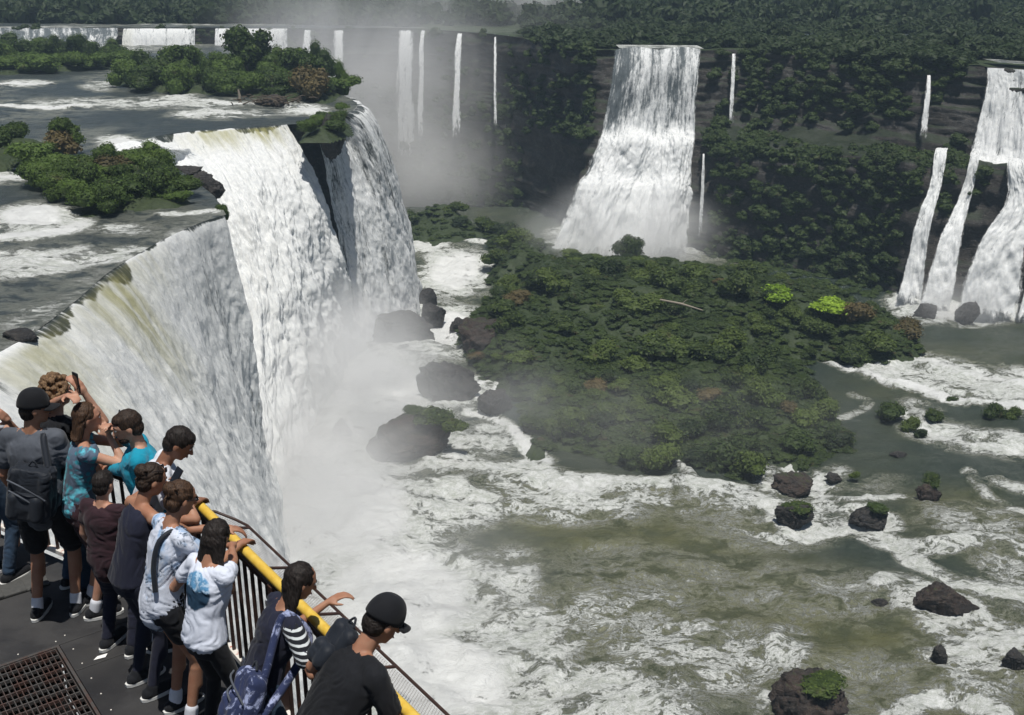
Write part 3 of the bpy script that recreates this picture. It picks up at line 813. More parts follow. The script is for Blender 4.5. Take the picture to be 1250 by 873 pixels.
slide([[(1184, 166.2, -30.4), (1190, 166, -30.4), (1196, 165.8, -30.4)], [(1172, 164.5, -34), (1180, 164, -34), (1187, 163.5, -34)],
       [(1145, 160, -40.5), (1160, 159, -40.5), (1173, 158.5, -40.5)], [(1118, 156, -50.8), (1138, 155, -50.8), (1160, 154.5, -50.8)]],
      'middle slide of the lower tier between two dark ridges', 83, .55)
slide([[(1228, 161.5, -30.6), (1240, 160.5, -30.6), (1262, 159.5, -30.6)], [(1226, 160, -34), (1244, 158.5, -34), (1268, 157.5, -34)],
       [(1190, 157, -40), (1215, 155.5, -40), (1252, 154.5, -40)], [(1160, 153.5, -50.8), (1190, 152, -50.8), (1236, 151, -50.8)]],
      'widest slide of the lower tier spreading at the right', 84, .56)
slide([[(1282, 159, -30.6), (1296, 158.5, -30.6), (1316, 157, -30.6)], [(1284, 157, -34), (1300, 156.5, -34), (1320, 155, -34)],
       [(1262, 154.5, -41), (1276, 154, -41), (1300, 153, -41)], [(1236, 151, -50.8), (1250, 150.5, -50.8), (1275, 150, -50.8)]],
      'slide running out of the right edge of the photo', 85, .50)
# ------------------------------------------------------------------ plants
def sphere_grid(nu=9, nv=6):
    u = np.linspace(0, 2 * math.pi, nu); v = np.linspace(0.02, math.pi - .02, nv)
    U, V = np.meshgrid(u, v)
    return np.stack([np.cos(U) * np.sin(V), np.sin(U) * np.sin(V), np.cos(V)], 2).reshape(-1, 3), grid_faces(nu, nv)
SG, SQ = sphere_grid()

def leaf_cloud(blobs_, n, size, rng, up=.25, spread=.12):
    """n small leaf sprays over the surfaces of the blobs (x, y, z, rx, ry, rz)"""
    B = np.array(blobs_, float)
    w = (B[:, 3] * B[:, 4]) ** .9
    k = rng.choice(len(B), n, p=w / w.sum())
    d = rng.normal(size=(n, 3)); d /= np.linalg.norm(d, axis=1, keepdims=True)
    d[:, 2] = np.where(d[:, 2] < -.35, -d[:, 2], d[:, 2])
    r = 1 + rng.normal(size=n) * spread
    c = B[k, :3] + d * B[k, 3:] * r[:, None]
    nrm = d + rng.normal(size=(n, 3)) * .55 + [0, 0, up]
    nrm /= np.linalg.norm(nrm, axis=1, keepdims=True)
    t = np.cross(nrm, rng.normal(size=(n, 3))); t /= np.linalg.norm(t, axis=1, keepdims=True)
    b = np.cross(nrm, t)
    s = size * rng.uniform(.6, 1.35, n)[:, None]
    a1, a2 = t * s, b * s * .55
    droop = np.array([0, 0, -.22]) * s
    V = np.stack([c - a1 + droop, c - a2 * rng.uniform(.6, 1.2, (n, 1)), c + a1 + droop, c + a2], 1).reshape(-1, 3)
    Q = np.arange(4 * n).reshape(n, 4)
    tone = np.repeat(rng.random(n) ** 2.5, 4)
    return V, Q, tone

def bush_arrays(seed, w=1.0, h=1.0, nb=7, n=420, size=.16, core=True, tall=False):
    """arrays of a shrub about 2*w wide and 2*h high standing on z = 0"""
    rng = np.random.default_rng(seed)
    bl = []
    for i in range(nb):
        a = rng.uniform(0, 2 * math.pi); q = rng.uniform(0, .62) * w
        s = rng.uniform(.38, .62)
        z = rng.uniform(.35, 1.25) * h * (1 - .35 * q / w)
        bl.append((q * math.cos(a), q * math.sin(a), z, s * w, s * w * rng.uniform(.8, 1.1), s * h * rng.uniform(.8, 1.05)))
    V, Q, T = leaf_cloud(bl, n, size, rng)
    if core:
        vs, qs, off_ = [V], [Q], len(V)
        for b in bl:
            nz = 1 + .22 * vnoise(SG * 2.2 + rng.uniform(0, 50), 3)[:, None]
            vs.append(SG * nz * np.array(b[3:]) * .86 + np.array(b[:3])); qs.append(SQ + off_); off_ += len(SG)
            T = np.concatenate([T, np.zeros(len(SG))])
        V, Q = np.vstack(vs), np.vstack(qs)
    return V, Q, T

def bush_mesh(name, mat, *a, **k):
    V, Q, T = bush_arrays(*a, **k)
    me = mesh_np(name, V, Q, smooth=False)
    attr(me, 'tone', T)
    me.materials.append(mat)
    return me

BUSH = {}
for key, mat in (('dark', M_LEAF), ('island', M_LEAFI), ('red', M_LEAFR), ('bright', M_LEAFB), ('islet', M_LEAFU)):
    BUSH[key] = [bush_mesh('shrub', mat, 100 + i * 7 + len(key), w=1, h=.8 + .15 * (i % 3), nb=6 + i, n=1100 if key != 'islet' else 2000, size=.085 if key != 'islet' else .06) for i in range(4)]

def shrub(pos, w, h, kind, label, group=None, name='shrub', cat='shrub', rng=random):
    o = bpy.data.objects.new(name, rng.choice(BUSH[kind]))
    COL.objects.link(o)
    o.location = pos
    o.rotation_euler = (0, 0, rng.uniform(0, 6.28))
    o.scale = (w, w * rng.uniform(.85, 1.15), h)
    return tag(o, label, cat, group)

def tapered(path, radii, seg=8):
    """a tube through the points with a radius at each"""
    P = np.array(path, float); n = len(P)
    V = []
    for i in range(n):
        d = P[min(i + 1, n - 1)] - P[max(i - 1, 0)]; d /= np.linalg.norm(d) + 1e-9
        u = np.cross(d, [0.3, .9, .25]); u /= np.linalg.norm(u); v = np.cross(d, u)
        a = np.linspace(0, 2 * math.pi, seg, endpoint=False)
        V.append(P[i] + radii[i] * (np.cos(a)[:, None] * u + np.sin(a)[:, None] * v))
    V = np.vstack(V)
    Q = [(i * seg + j, i * seg + (j + 1) % seg, (i + 1) * seg + (j + 1) % seg, (i + 1) * seg + j) for i in range(n - 1) for j in range(seg)]
    return V, np.array(Q)

def merge(parts):
    vs, qs, o = [], [], 0
    for V, Q in parts:
        vs.append(V); qs.append(Q + o); o += len(V)
    return np.vstack(vs), np.vstack(qs)

def tree(pos, H, R, label, group=None, seed=0, mat=None, leaf=.09):
    """small river tree: trunk with limbs, crown of many leaf clumps"""
    rng = np.random.default_rng(seed)
    root = empty('tree', pos, label, 'tree', group)
    limbs, bl = [], []
    top = np.array([rng.normal() * .1 * H, rng.normal() * .1 * H, H * .62])
    limbs.append(tapered([(0, 0, -.4), top * [.3, .3, .4], top], [H * .035, H * .026, H * .014]))
    for i in range(13):
        a = i * 2.4 + rng.uniform(-.4, .4); q = R * rng.uniform(.35, .78); z = H * rng.uniform(.34, .84)
        e = np.array([q * math.cos(a), q * math.sin(a), z])
        limbs.append(tapered([top * .45 + [0, 0, 0], (top * .45 + e) / 2 + [0, 0, .05 * H], e], [H * .016, H * .010, H * .004], 6))
        s = rng.uniform(.36, .52) * R
        bl.append((*e, s, s, s * .8))
    bl.append((*(top + [0, 0, H * .18]), R * .42, R * .42, R * .36))
    V, Q = merge(limbs)
    link('trunk', mesh_np('trunk', V, Q), M_BARK, root)
    V, Q, T = leaf_cloud(bl, 4200, leaf * R, rng, spread=.16)
    vs, qs, of = [V], [Q], len(V)
    for b in bl:
        nz = 1 + .25 * vnoise(SG * 2.2 + rng.uniform(0, 50), 3)[:, None]
        vs.append(SG * nz * np.array(b[3:]) * .74 + np.array(b[:3])); qs.append(SQ + of); of += len(SG)
        T = np.concatenate([T, np.zeros(len(SG))])
    me = mesh_np('crown', np.vstack(vs), np.vstack(qs), smooth=False); attr(me, 'tone', T)
    link('crown', me, mat or M_LEAFU, root)
    return root

# ------------------------------------------------------------------ rocks
def rock_mesh(seed, flat=.7, sub=5, rough=.38):
    bm = bmesh.new(); bmesh.ops.create_icosphere(bm, subdivisions=sub, radius=1)
    P = np.array([v.co[:] for v in bm.verts])
    d = 1 + rough * fbm(P * 1.1 + seed * 3.1, 3, seed) + .13 * fbm(P * 3.4 + seed, 3, seed + 3)
    # facets: clip against random planes for a broken basalt look
    rng = np.random.default_rng(seed)
    Q = P * d[:, None]
    for _ in range(17):
        n = rng.normal(size=3); n /= np.linalg.norm(n); c = rng.uniform(.48, .88)
        e = Q @ n - c
        Q = Q - np.where(e > 0, e * .85, 0)[:, None] * n
    Q += ((.06 * fbm(P * 5 + seed * 2, 3, seed + 4) + .03 * fbm(P * 14, 2, seed + 9)) + .03 * fbm(P * 8 + seed, 3, seed + 8))[:, None] * P
    Q *= (1 - .10 * np.clip(1 - np.abs(fbm(P * [2.2, 2.2, 4.0] + seed * 5, 3, seed + 12)) * 5, 0, 1))[:, None]
    Q[:, 2] *= flat
    for v, q in zip(bm.verts, Q): v.co = q
    me = bpy.data.meshes.new('rock'); bm.to_mesh(me); bm.free()
    for p in me.polygons: p.use_smooth = True
    return me

def rock(px, py, wpx, hpx, z, label, seed, mat, name='rock', depth=.8, group=None, rz=None):
    """a rock whose foot the photo shows at px, py, wpx wide and hpx high there"""
    p = PZ(px, py, z)
    d = p[1] * CP - z * SP
    w = wpx / F * d / 2 * .9; h = hpx / F * d * .95
    me = rock_mesh(seed); 
    o = link(name, me, mat, label=label, cat='rock', group=group)
    p[1] += w * depth * .55
    o.location = (p[0], p[1], z + h * .18)
    o.scale = (w, w * depth, h * 1.15)
    o.rotation_euler.z = rz if rz is not None else 0
    return o, p, w, h

rock(542, 484, 98, 46, ZL, 'rounded grey boulder half veiled by spray left of the island', 1, M_WET)
r2 = rock(508, 560, 140, 58, ZL, 'broad reddish rock with bushes on its right half, in the white water', 2, M_RUST)
rock(486, 414, 108, 34, ZL, 'flat black rock at the foot of the side-seen curtain', 3, M_WET)
rock(520, 372, 34, 26, ZL, 'small black rock in the foam beneath the side-seen curtain', 4, M_WET)
rock(528, 396, 50, 26, ZL, 'low wet rock between two foam streams right of the flat black rock', 5, M_WET)
rock(560, 402, 30, 14, ZL, 'small wet rock at the right end of the ledge below the side-seen curtain', 34, M_WET)
rock(448, 408, 50, 52, ZL, 'upright black rock at the foot of the dark seam between the curtains', 35, M_WET)
rock(371, 497, 38, 14, ZL + .3, 'sliver of wet rock poking out of the spray below the cascade', 6, M_WET)
rock(414, 532, 34, 20, ZL + .3, 'little grey rock in the foam left of the broad reddish rock', 7, M_WET)
rock(600, 436, 105, 56, ZL, 'steep bare bluff at the left tip of the island', 8, M_RUST)
rock(600, 505, 52, 30, ZL, 'grey rock beside the small white chute left of the island', 9, M_WET)
rock(971, 642, 56, 26, ZL, 'oval mossy rock ringed with foam, left of its twin', 10, M_WET)
rock(1063, 642, 62, 30, ZL, 'oval mossy rock with a green right end', 11, M_WET)
rock(1137, 614, 40, 26, ZL, 'small crumbly rock with a bush on top in the right channel', 12, M_RUST)
rock(1157, 752, 86, 48, ZL, 'jagged dark red rock in the white rapids at the right', 13, M_RUST)
rock(995, 888, 120, 72, ZL, 'red boulder with moss on its right side at the bottom of the photo', 14, M_RUST)
rock(1076, 742, 30, 12, ZL, 'flat dark rock left of the jagged red rock', 15, M_WET)
rock(1148, 806, 26, 26, ZL, 'narrow dark rock below the jagged red rock', 16, M_WET)
rock(1244, 818, 44, 20, ZL, 'dark rock at the right edge in the rapids', 17, M_WET)
rock(972, 602, 64, 26, ZL, 'brown rocks at the lower tip of the island bushes', 18, M_RUST)
rock(1131, 392, 42, 22, ZL, 'dark rock in front of the slides of the lower tier, left one', 19, M_WET)
rock(1180, 394, 40, 24, ZL, 'dark rock in front of the slides of the lower tier, right one', 20, M_WET)
rock(1110, 360, 30, 16, ZL, 'black rock at the foot of the leftmost slide', 21, M_WET)
rock(1018, 588, 22, 10, ZL, 'tiny rock behind the two mossy oval rocks', 22, M_WET)
rock(1100, 560, 26, 10, ZL, 'tiny dark rock in the calm dark channel', 23, M_WET)
rock(222, 216, 60, 18, ZU - .6, 'black rock splitting the chute beside the near islet', 24, M_WET)
rock(258, 238, 40, 22, ZU - 1.2, 'wet rock at the corner of the near curtain', 25, M_WET)
rock(240, 222, 50, 12, ZU - 1.0, 'flat wet slab just above the small chute', 33, M_WET)
rock(406, 176, 46, 40, ZU - 2.2, 'dark crag that splits the cascade from the side-seen curtain', 26, M_CLIFF)
rock(330, 130, 66, 14, ZU, 'low rock under the driftwood heap', 27, M_RUST)
rock(190, 196, 30, 10, ZU, 'small dark rock amid the rapids above the near islet', 28, M_WET)
rock(20, 417, 60, 14, ZU - .1, 'dark slab in the river near the brink at the left edge', 29, M_WET)

# ------------------------------------------------------------------ bushes of the island
def isl_z(x, y):
    return float(ZL + isl_height(np.array([x]), np.array([y]))[0])
rng0 = random.Random(7)
placed = []
def spot_ok(x, y, r):
    for a, b, c in placed:
        if (a - x) ** 2 + (b - y) ** 2 < (.62 * (c + r)) ** 2: return False
    placed.append((x, y, r)); return True
MARSH = [PZ(a, b, ZL)[:2] for a, b in [(985, 446), (860, 455), (740, 470), (640, 480), (640, 540), (700, 560), (1050, 580), (1050, 500)]]
BARE = [PZ(a, b, ZL)[:2] for a, b in [(636, 330), (690, 332), (700, 372), (650, 385), (620, 350)]]
cnt = 0
tries = 0
while cnt < 178 and tries < 9000:
    tries += 1
    px, py = rng0.uniform(485, 1135), rng0.uniform(255, 600)
    q = PZ(px, py, ZL + 1.5)
    x, y = q[0], q[1]
    X, Y = np.array([x]), np.array([y])
    if not inside(X, Y, ISL)[0] or dist_line(X, Y, ISL, True)[0] < .7: continue
    if inside(X, Y, BARE)[0] and rng0.random() < .75: continue

    ma = inside(X, Y, MARSH)[0]
    far_ = py < 325 or (px > 640 and py < 354)
    r = rng0.choice((1.1, 1.4, 1.8, 2.3)) * rng0.uniform(.9, 1.15) if not ma else rng0.uniform(1.2, 2.3)
    if far_: r = rng0.uniform(1.1, 1.8) if px > 640 else rng0.uniform(1.7, 2.7)
    if not spot_ok(x, y, r): continue
    east = px > 1000 and py < 462
    kind = 'red' if (east and rng0.random() < .45) or rng0.random() < .05 else 'island' if rng0.random() < .65 else 'dark'
    if far_ and px < 660:
        lab, grp = 'one of the tall bushes along the ridge at the back of the island', 'bushes on the back ridge of the island'
    elif east:
        lab, grp = 'olive and reddish bush on the right-hand spur of the island', 'bushes on the right-hand spur of the island'
    elif ma:
        lab, grp = 'low bush standing in the misty marsh at the front of the island', 'bushes in the marsh at the front of the island'
    else:
        lab, grp = 'dark green bush in the dense thicket covering the island', 'bushes of the island thicket'
    shrub((x, y, isl_z(x, y) - .1), r * 1.15, r * rng0.uniform(.6, 1.0) * (.6 if far_ and px > 640 else 1), kind, lab, grp, rng=rng0)
    cnt += 1
ISLAND_SHRUBS = cnt

def bush_px(px, py, wpx, hpx, z, kind, label, group=None, dz=0.0, cat='shrub', name='shrub'):
    p = PZ(px, py, z); d = p[1] * CP - z * SP
    w = wpx / F * d / 2
    return shrub((p[0], p[1] + w * .4, z + dz), w * .95, hpx / F * d / 1.75, kind, label, group, rng=rng0, cat=cat, name=name)
def isl_level(px, py):
    z = ZL + 3
    for _ in range(8):
        q = PZ(px, py, z); z = .5 * z + .5 * isl_z(q[0], q[1])
    return z
bush_px(950, 370, 58, 34, isl_level(950, 370) + .9, 'bright', 'bright yellow-green bush on the island, left of the two')
bush_px(1016, 386, 60, 28, isl_level(1016, 386) + .9, 'bright', 'bright yellow-green bush on the island, right of the two')
p = PZ(768, 322, ZL + 2.5)
tree((p[0], p[1], isl_z(p[0], p[1])), 4.6, 2.4, 'round dark tree standing out on the back edge of the island', seed=5, mat=M_LEAF)
for i, (a, b, w, h, lab) in enumerate([
        (1088, 516, 44, 26, 'bush on the small river bar right of the marsh, leftmost'), (1113, 526, 30, 20, 'small bush at the front of the river bar'),
        (1141, 513, 32, 22, 'bush near the middle of the river bar'), (1164, 492, 26, 14, 'low bush just behind the white rapids of the right channel'),
        (1216, 508, 36, 22, 'bush on the river bar toward the right edge'), (1240, 510, 26, 20, 'last bush of the river bar at the right edge'),
        (1127, 532, 22, 14, 'tiny bush below the river bar'), (528, 520, 64, 22, 'bush on the right half of the broad reddish rock'), (550, 530, 46, 28, 'tall bush at the right end of the broad reddish rock'),
        (505, 510, 44, 12, 'low bush on the crown of the broad reddish rock'), (800, 580, 46, 34, 'dark bush standing alone in the calm water in front of the marsh'),
        (976, 626, 42, 12, 'bush on the left one of the two mossy oval rocks'), (1068, 628, 44, 12, 'bush on the right one of the two mossy oval rocks'), (1140, 596, 30, 16, 'bush crowning the small crumbly rock in the right channel'),
        (1004, 852, 84, 16, 'bright moss and bush on the red boulder at the bottom'), (905, 560, 44, 40, 'tall bush at the front corner of the marsh'),
        (918, 585, 56, 44, 'bushy clump just above the brown rocks'), (1044, 586, 16, 10, 'tiny bush in the water behind the two oval rocks')]):
    zz = {7: 3.3, 8: 2.7, 9: 3.5, 11: 1.3, 12: 1.3, 13: 1.2, 14: 2.5}.get(i, .3)
    bush_px(a, b + (4 if i < 7 else 0), w, h, ZL + (-.4 if i < 7 else zz), 'island' if i % 3 else 'dark', lab)
# fallen log
_l = isl_level(830, 372) + 2.0; a, b = PZ(806, 366, _l), PZ(858, 379, _l)
V, Q = merge([tapered([a, (a + b) / 2 + [0, 0, .15], b], [.13, .16, .07]), tapered([(a + b) / 2 + [0, 0, .1], (a + b) / 2 + [.8, .3, .7]], [.06, .02])])
link('fallen_log', mesh_np('fallen_log', V, Q), M_DRIFT, label='pale bare log lying across the island thicket', cat='log')

# ------------------------------------------------------------------ islets of the upper river
def mound(name, poly_px, z, h, label, mat=M_SOIL):
    poly = [PZ(a, b, z)[:2] for a, b in poly_px]
    A = np.array(poly); x0, y0 = A.min(0) - 1; x1, y1 = A.max(0) + 1
    def zf(X, Y):
        d = dist_line(X, Y, poly, True) * np.where(inside(X, Y, poly), 1, -1)
        return h * sstep(-.3, 3.0, d) + .35 * fbm(np.stack([X, Y, 0 * X], 1) * .7, 3, 3) * sstep(-.3, 1.5, d) - .8 * sstep(.5, -1, d)
    sheet(name, x0, x1, y0, y1, .3, z, keep=lambda X, Y: dist_line(X, Y, poly, True) * np.where(inside(X, Y, poly), 1, -1) > -.9, zfun=zf, mat=mat, label=label)
    return poly
IA = mound('islet_ground', [(-160, 212), (-60, 214), (20, 210), (70, 205), (92, 196), (80, 182), (30, 172), (-60, 172), (-160, 176)], ZU, .9, 'low islet in the upper river at the left edge')
IB = mound('islet_ground', [(34, 226), (70, 222), (120, 208), (170, 204), (205, 212), (236, 248), (220, 256), (186, 258), (150, 262), (110, 268), (92, 266), (84, 252)], ZU, .8, 'near islet beside the white chute')
IC = mound('islet_ground', [(135, 104), (220, 92), (300, 84), (360, 86), (400, 96), (420, 118), (400, 128), (360, 124), (300, 120), (240, 116), (170, 112)], ZU, .8, 'long wooded islet above the recessed cascade')
ID = mound('islet_ground', [(-80, 93), (0, 92), (60, 89), (120, 86), (158, 80), (150, 72), (90, 68), (0, 68), (-80, 70)], ZU, .8, 'far left islet of the upper river')
IE = mound('islet_ground', [(372, 166), (384, 146), (400, 138), (420, 146), (424, 158), (400, 166)], ZU - .4, .8, 'tiny bushy islet at the corner of the falls')
def fill(poly, n, rr, hh, kind, label, group, seed, z=ZU + .4):
    r_ = random.Random(seed); A = np.array(poly); lo, hi = A.min(0), A.max(0); c = 0; t = 0; loc = []
    while c < n and t < 4000:
        t += 1
        x, y = r_.uniform(lo[0], hi[0]), r_.uniform(lo[1], hi[1])
        X, Y = np.array([x]), np.array([y])
        if not inside(X, Y, poly)[0]: continue
        r = r_.uniform(*rr)
        if any((a - x) ** 2 + (b - y) ** 2 < (.6 * (q + r)) ** 2 for a, b, q in loc): continue
        loc.append((x, y, r))
        shrub((x, y, z), r, r_.uniform(*hh), kind if r_.random() > .07 else 'red', label, group, rng=r_)
        c += 1
fill(IA, 16, (2.0, 3.2), (1.9, 2.8), 'islet', 'leafy bush on the islet at the left edge of the upper river', 'bushes on the left-edge islet', 11)
fill(IB, 26, (1.3, 2.4), (1.2, 2.0), 'islet', 'leafy bush on the near islet beside the white chute', 'bushes on the near islet', 12)
fill(IC, 50, (2.2, 4.0), (1.9, 3.2), 'islet', 'bush on the long wooded islet above the cascade', 'bushes on the long wooded islet', 13)
fill(ID, 26, (2.6, 4.4), (2.0, 3.0), 'islet', 'bush on the far left islet below the low far fall', 'bushes on the far left islet', 14)
fill(IE, 7, (.9, 1.6), (.9, 1.5), 'islet', 'bush crowning the crag at the corner of the falls', 'bushes on the corner crag', 15, ZU - .2)
bush_px(268, 268, 24, 24, ZU - .8, 'islet', 'lone dark bush clinging to the corner of the near curtain')
bush_px(415, 118, 26, 40, ZU - .2, 'islet', 'dark bush hanging over the right end of the wooded islet')
bush_px(418, 140, 24, 24, ZU - .8, 'islet', 'small dark bush at the very edge of the side-seen curtain')
bush_px(212, 250, 50, 22, ZU + .1, 'islet', 'low grassy bush at the right end of the near islet')
p = PZ(306, 100, ZU)
tree((p[0], p[1], ZU + .5), 8.2, 3.6, 'tallest tree of the long wooded islet, with a round crown', seed=8)
p = PZ(218, 98, ZU)
tree((p[0], p[1], ZU + .5), 4.8, 3.0, 'smaller tree at the left of the long wooded islet', seed=9)
p = PZ(375, 104, ZU)
tree((p[0], p[1], ZU + .3), 4.8, 3.4, 'leafy tree at the right end of the long wooded islet', seed=10)
p = PZ(82, 190, ZU)
tree((p[0], p[1], ZU + .3), 3.6, 1.6, 'small upright tree at the right end of the left-edge islet', seed=12)
# dead stumps and driftwood heap
for (x, y, h, lab) in [(293, 126, 1.9, 'pale dead stump left of the driftwood heap'), (334, 122, 2.6, 'taller pale dead stump above the driftwood heap')]:
    q = PZ(x, y, ZU)
    V, Q = tapered([(0, 0, -.5), (.05, 0, h * .5), (-.1, 0, h)], [.26, .2, .12])
    o = link('stump', mesh_np('stump', V, Q), M_DRIFT, label=lab, cat='stump'); o.location = q
q = PZ(328, 130, ZU)
parts = []
for i in range(60):
    a = rng0.uniform(0, 6.28); c = np.array([rng0.gauss(0, 2.2), rng0.gauss(0, .9), rng0.uniform(.3, 1.4)])
    L = rng0.uniform(.8, 2.4); d = np.array([math.cos(a), math.sin(a) * .6, rng0.uniform(-.3, .3)]) * L / 2
    parts.append(tapered([c - d, c + d * .1 + [0, 0, .1], c + d], [rng0.uniform(.05, .12), .07, .03], 6))
V, Q = merge(parts)
o = link('driftwood', mesh_np('driftwood', V, Q), M_BARK, label='tangled heap of driftwood caught on the low rock above the falls', kind='stuff'); o.location = q

# labels that single each bush out: by its nearest landmark, the side of it, and its turn there
_ORD = ['first', 'second', 'third', 'fourth', 'fifth', 'sixth', 'seventh', 'eighth', 'ninth', 'tenth', 'eleventh', 'twelfth', 'thirteenth', 'fourteenth', 'fifteenth', 'sixteenth', 'seventeenth', 'eighteenth', 'nineteenth', 'twentieth']
def to_px(p):
    d = p[1] * CP - p[2] * SP
    return CX + p[0] / d * F, CY - (p[1] * SP + p[2] * CP) / d * F
def single_out(group, what, marks):
    cells = {}
    for o in COL.objects:
        if o.get('group') == group:
            x, y = to_px(o.location)
            m = min(marks, key=lambda q: math.hypot(x - q[1], (y - q[2]) * 2.2))
            dx, dy = x - m[1], (y - m[2]) * 2.2
            side = ('right of' if dx > 0 else 'left of') if abs(dx) > abs(dy) else ('in front of' if dy > 0 else 'behind')
            cells.setdefault((m[0], side), []).append((math.hypot(dx, dy), o))
    for (m, side), L in cells.items():
        L.sort(key=lambda t: t[0])
        for i, (_, o) in enumerate(L):
            tone = {'leaves_reddish': 'reddish ', 'leaves_dark': 'dark '}.get(o.data.materials[0].name, '')
            first = 'nearest' if i == 0 else _ORD[min(i, 19)] + ' nearest' if i < 20 else 'farther'
            o['label'] = f'{first} {tone}{what} {side} the {m}'
ISM = [('fallen log', 830, 372), ('left bright bush', 950, 356), ('right bright bush', 1015, 376), ('round dark tree', 768, 318), ('bare bluff', 600, 420), ('reddish hollow', 665, 350), ('lone marsh bush', 800, 578),
       ('brown rocks', 960, 595), ('right tip of the island', 1120, 428), ('white chute', 610, 500), ('back end of the island', 510, 262)]
single_out('bushes of the island thicket', 'thicket bush', ISM)
single_out('bushes in the marsh at the front of the island', 'marsh bush', ISM)
single_out('bushes on the right-hand spur of the island', 'spur bush', ISM)
single_out('bushes on the back ridge of the island', 'ridge bush', ISM)
single_out('bushes on the long wooded islet', 'bush of the wooded islet,', [('tallest tree', 306, 96), ('smaller tree', 218, 96), ('leafy end tree', 375, 104), ('driftwood heap', 328, 128), ('left tip', 140, 106)])
single_out('bushes on the near islet', 'bush of the near islet,', [('white chute', 210, 215), ('open water on the left', 40, 235), ('low grassy bush', 212, 250)])
single_out('bushes on the left-edge islet', 'bush of the left-edge islet,', [('small upright tree', 82, 190), ('edge of the photo', 0, 195)])
single_out('bushes on the far left islet', 'bush of the far left islet,', [('low wide far fall', 150, 72), ('edge of the photo', 0, 80), ('middle of the islet', 75, 80)])
single_out('bushes crowning', 'bush', [('crag', 400, 150)])
single_out('bushes on the corner crag', 'bush of the corner crag,', [('side-seen curtain', 420, 150), ('broad cascade', 380, 160)])

# ------------------------------------------------------------------ masses of plants nobody could count
def mass(name, P, R, H, mat, label, protos, seed):
    """one object of many shrubs at points P with radii R and heights H"""
    r_ = np.random.default_rng(seed)
    vs, qs, ts, of = [], [], [], 0
    pick = r_.integers(0, len(protos), len(P)); ang = r_.uniform(0, 6.28, len(P))
    for k, (V, Q, T) in enumerate(protos):
        idx = np.nonzero(pick == k)[0]
        if not len(idx): continue
        c, s = np.cos(ang[idx])[:, None], np.sin(ang[idx])[:, None]
        X = (V[None, :, 0] * c - V[None, :, 1] * s) * R[idx][:, None] + P[idx][:, None, 0]
        Y = (V[None, :, 0] * s + V[None, :, 1] * c) * R[idx][:, None] + P[idx][:, None, 1]
        Z = V[None, :, 2] * H[idx][:, None] + P[idx][:, None, 2]
        vs.append(np.stack([X, Y, Z], 2).reshape(-1, 3))
        qs.append((Q[None] + (np.arange(len(idx)) * len(V))[:, None, None] + of).reshape(-1, 4))
        ts.append(np.tile(T, len(idx))); of += len(idx) * len(V)
    me = mesh_np(name, np.vstack(vs), np.vstack(qs), smooth=False)
    attr(me, 'tone', np.concatenate(ts))
    return link(name, me, mat, label=label, kind='stuff')

pr_cliff = [bush_arrays(300 + i, 1, .8, nb=5, n=170, size=.15) for i in range(5)]
pr_far = [bush_arrays(400 + i, 1, .9, nb=4, n=110, size=.19) for i in range(5)]
pr_low = [bush_arrays(500 + i, 1, .6, nb=5, n=170, size=.115) for i in range(5)]

# cliffs
G = loft([RIM, L1, L2, _mid, L3], 900, 80)
Gp = G.reshape(-1, 3)
r_ = np.random.default_rng(5)
depth = Gp[:, 1] * CP - Gp[:, 2] * SP
PXg = CX + Gp[:, 0] / depth * F
PYg = CY - (Gp[:, 1] * SP + Gp[:, 2] * CP) / depth * F
tz = (np.repeat(np.arange(80), 900)) / 79.0
dens = np.where(PXg > 864, .9, .38)
def lane(x0, x1, y0, y1, X=PXg, Y=PYg):
    return (X > x0) & (X < x1) & (Y > y0) & (Y < y1)
dens = np.where(lane(725, 868, 50, 170) | lane(640, 868, 165, 330), 0, dens)
dens = np.where(lane(350, 620, 30, 130), .08, dens)
dens = np.where(lane(884, 905, 55, 175) | lane(850, 872, 190, 300), 0, dens)
dens = np.where(lane(868, 890, 60, 150), .12, dens)
dens = np.where(lane(935, 1115, 138, 182) & (tz < .5), .06, dens)       # undercut
dens = np.where(lane(868, 930, 215, 290), .35, dens)
dens = np.where(lane(1110, 1142, 88, 190), 0, dens)
dens = np.where(lane(1140, 1190, 100, 185), .25, dens)
dens = np.where(lane(1176, 1400, 70, 205), 0, dens)
for (xa, ya, xb, yb, hw) in [(1148, 190, 1126, 262, 12), (1126, 262, 1108, 370, 22), (1190, 190, 1160, 268, 14), (1160, 268, 1138, 375, 26), (1240, 200, 1218, 270, 32), (1218, 270, 1196, 390, 46), (1300, 190, 1255, 390, 26)]:
    f_ = np.clip((PYg - ya) / (yb - ya), 0, 1)
    dens = np.where((np.abs(PXg - (xa + (xb - xa) * f_)) < hw) & (PYg >= ya - 5) & (PYg <= yb + 5), 0, dens)
dens = np.where(lane(1095, 1200, 300, 400), dens * .15, dens)
dens = np.where((PXg < -100) | (PXg > 1420), 0, dens)
dens = np.where((tz > .28) & (tz < .5) & (PXg > 864) & (dens > .3), 1.6, dens)
pick = r_.random(len(Gp)) < dens * .105
Pc = Gp[pick]; n = len(Pc)
Rc = r_.uniform(.7, 2.0, n)
Pc = Pc + np.stack([r_.normal(size=n) * .5, -Rc * .25, -Rc * .5], 1)
mass('cliff_foliage', Pc, Rc, Rc * r_.uniform(.7, 1.0, n), M_LEAF, 'dark shrubs and creepers matted over the two-tier cliff', pr_cliff, 6)
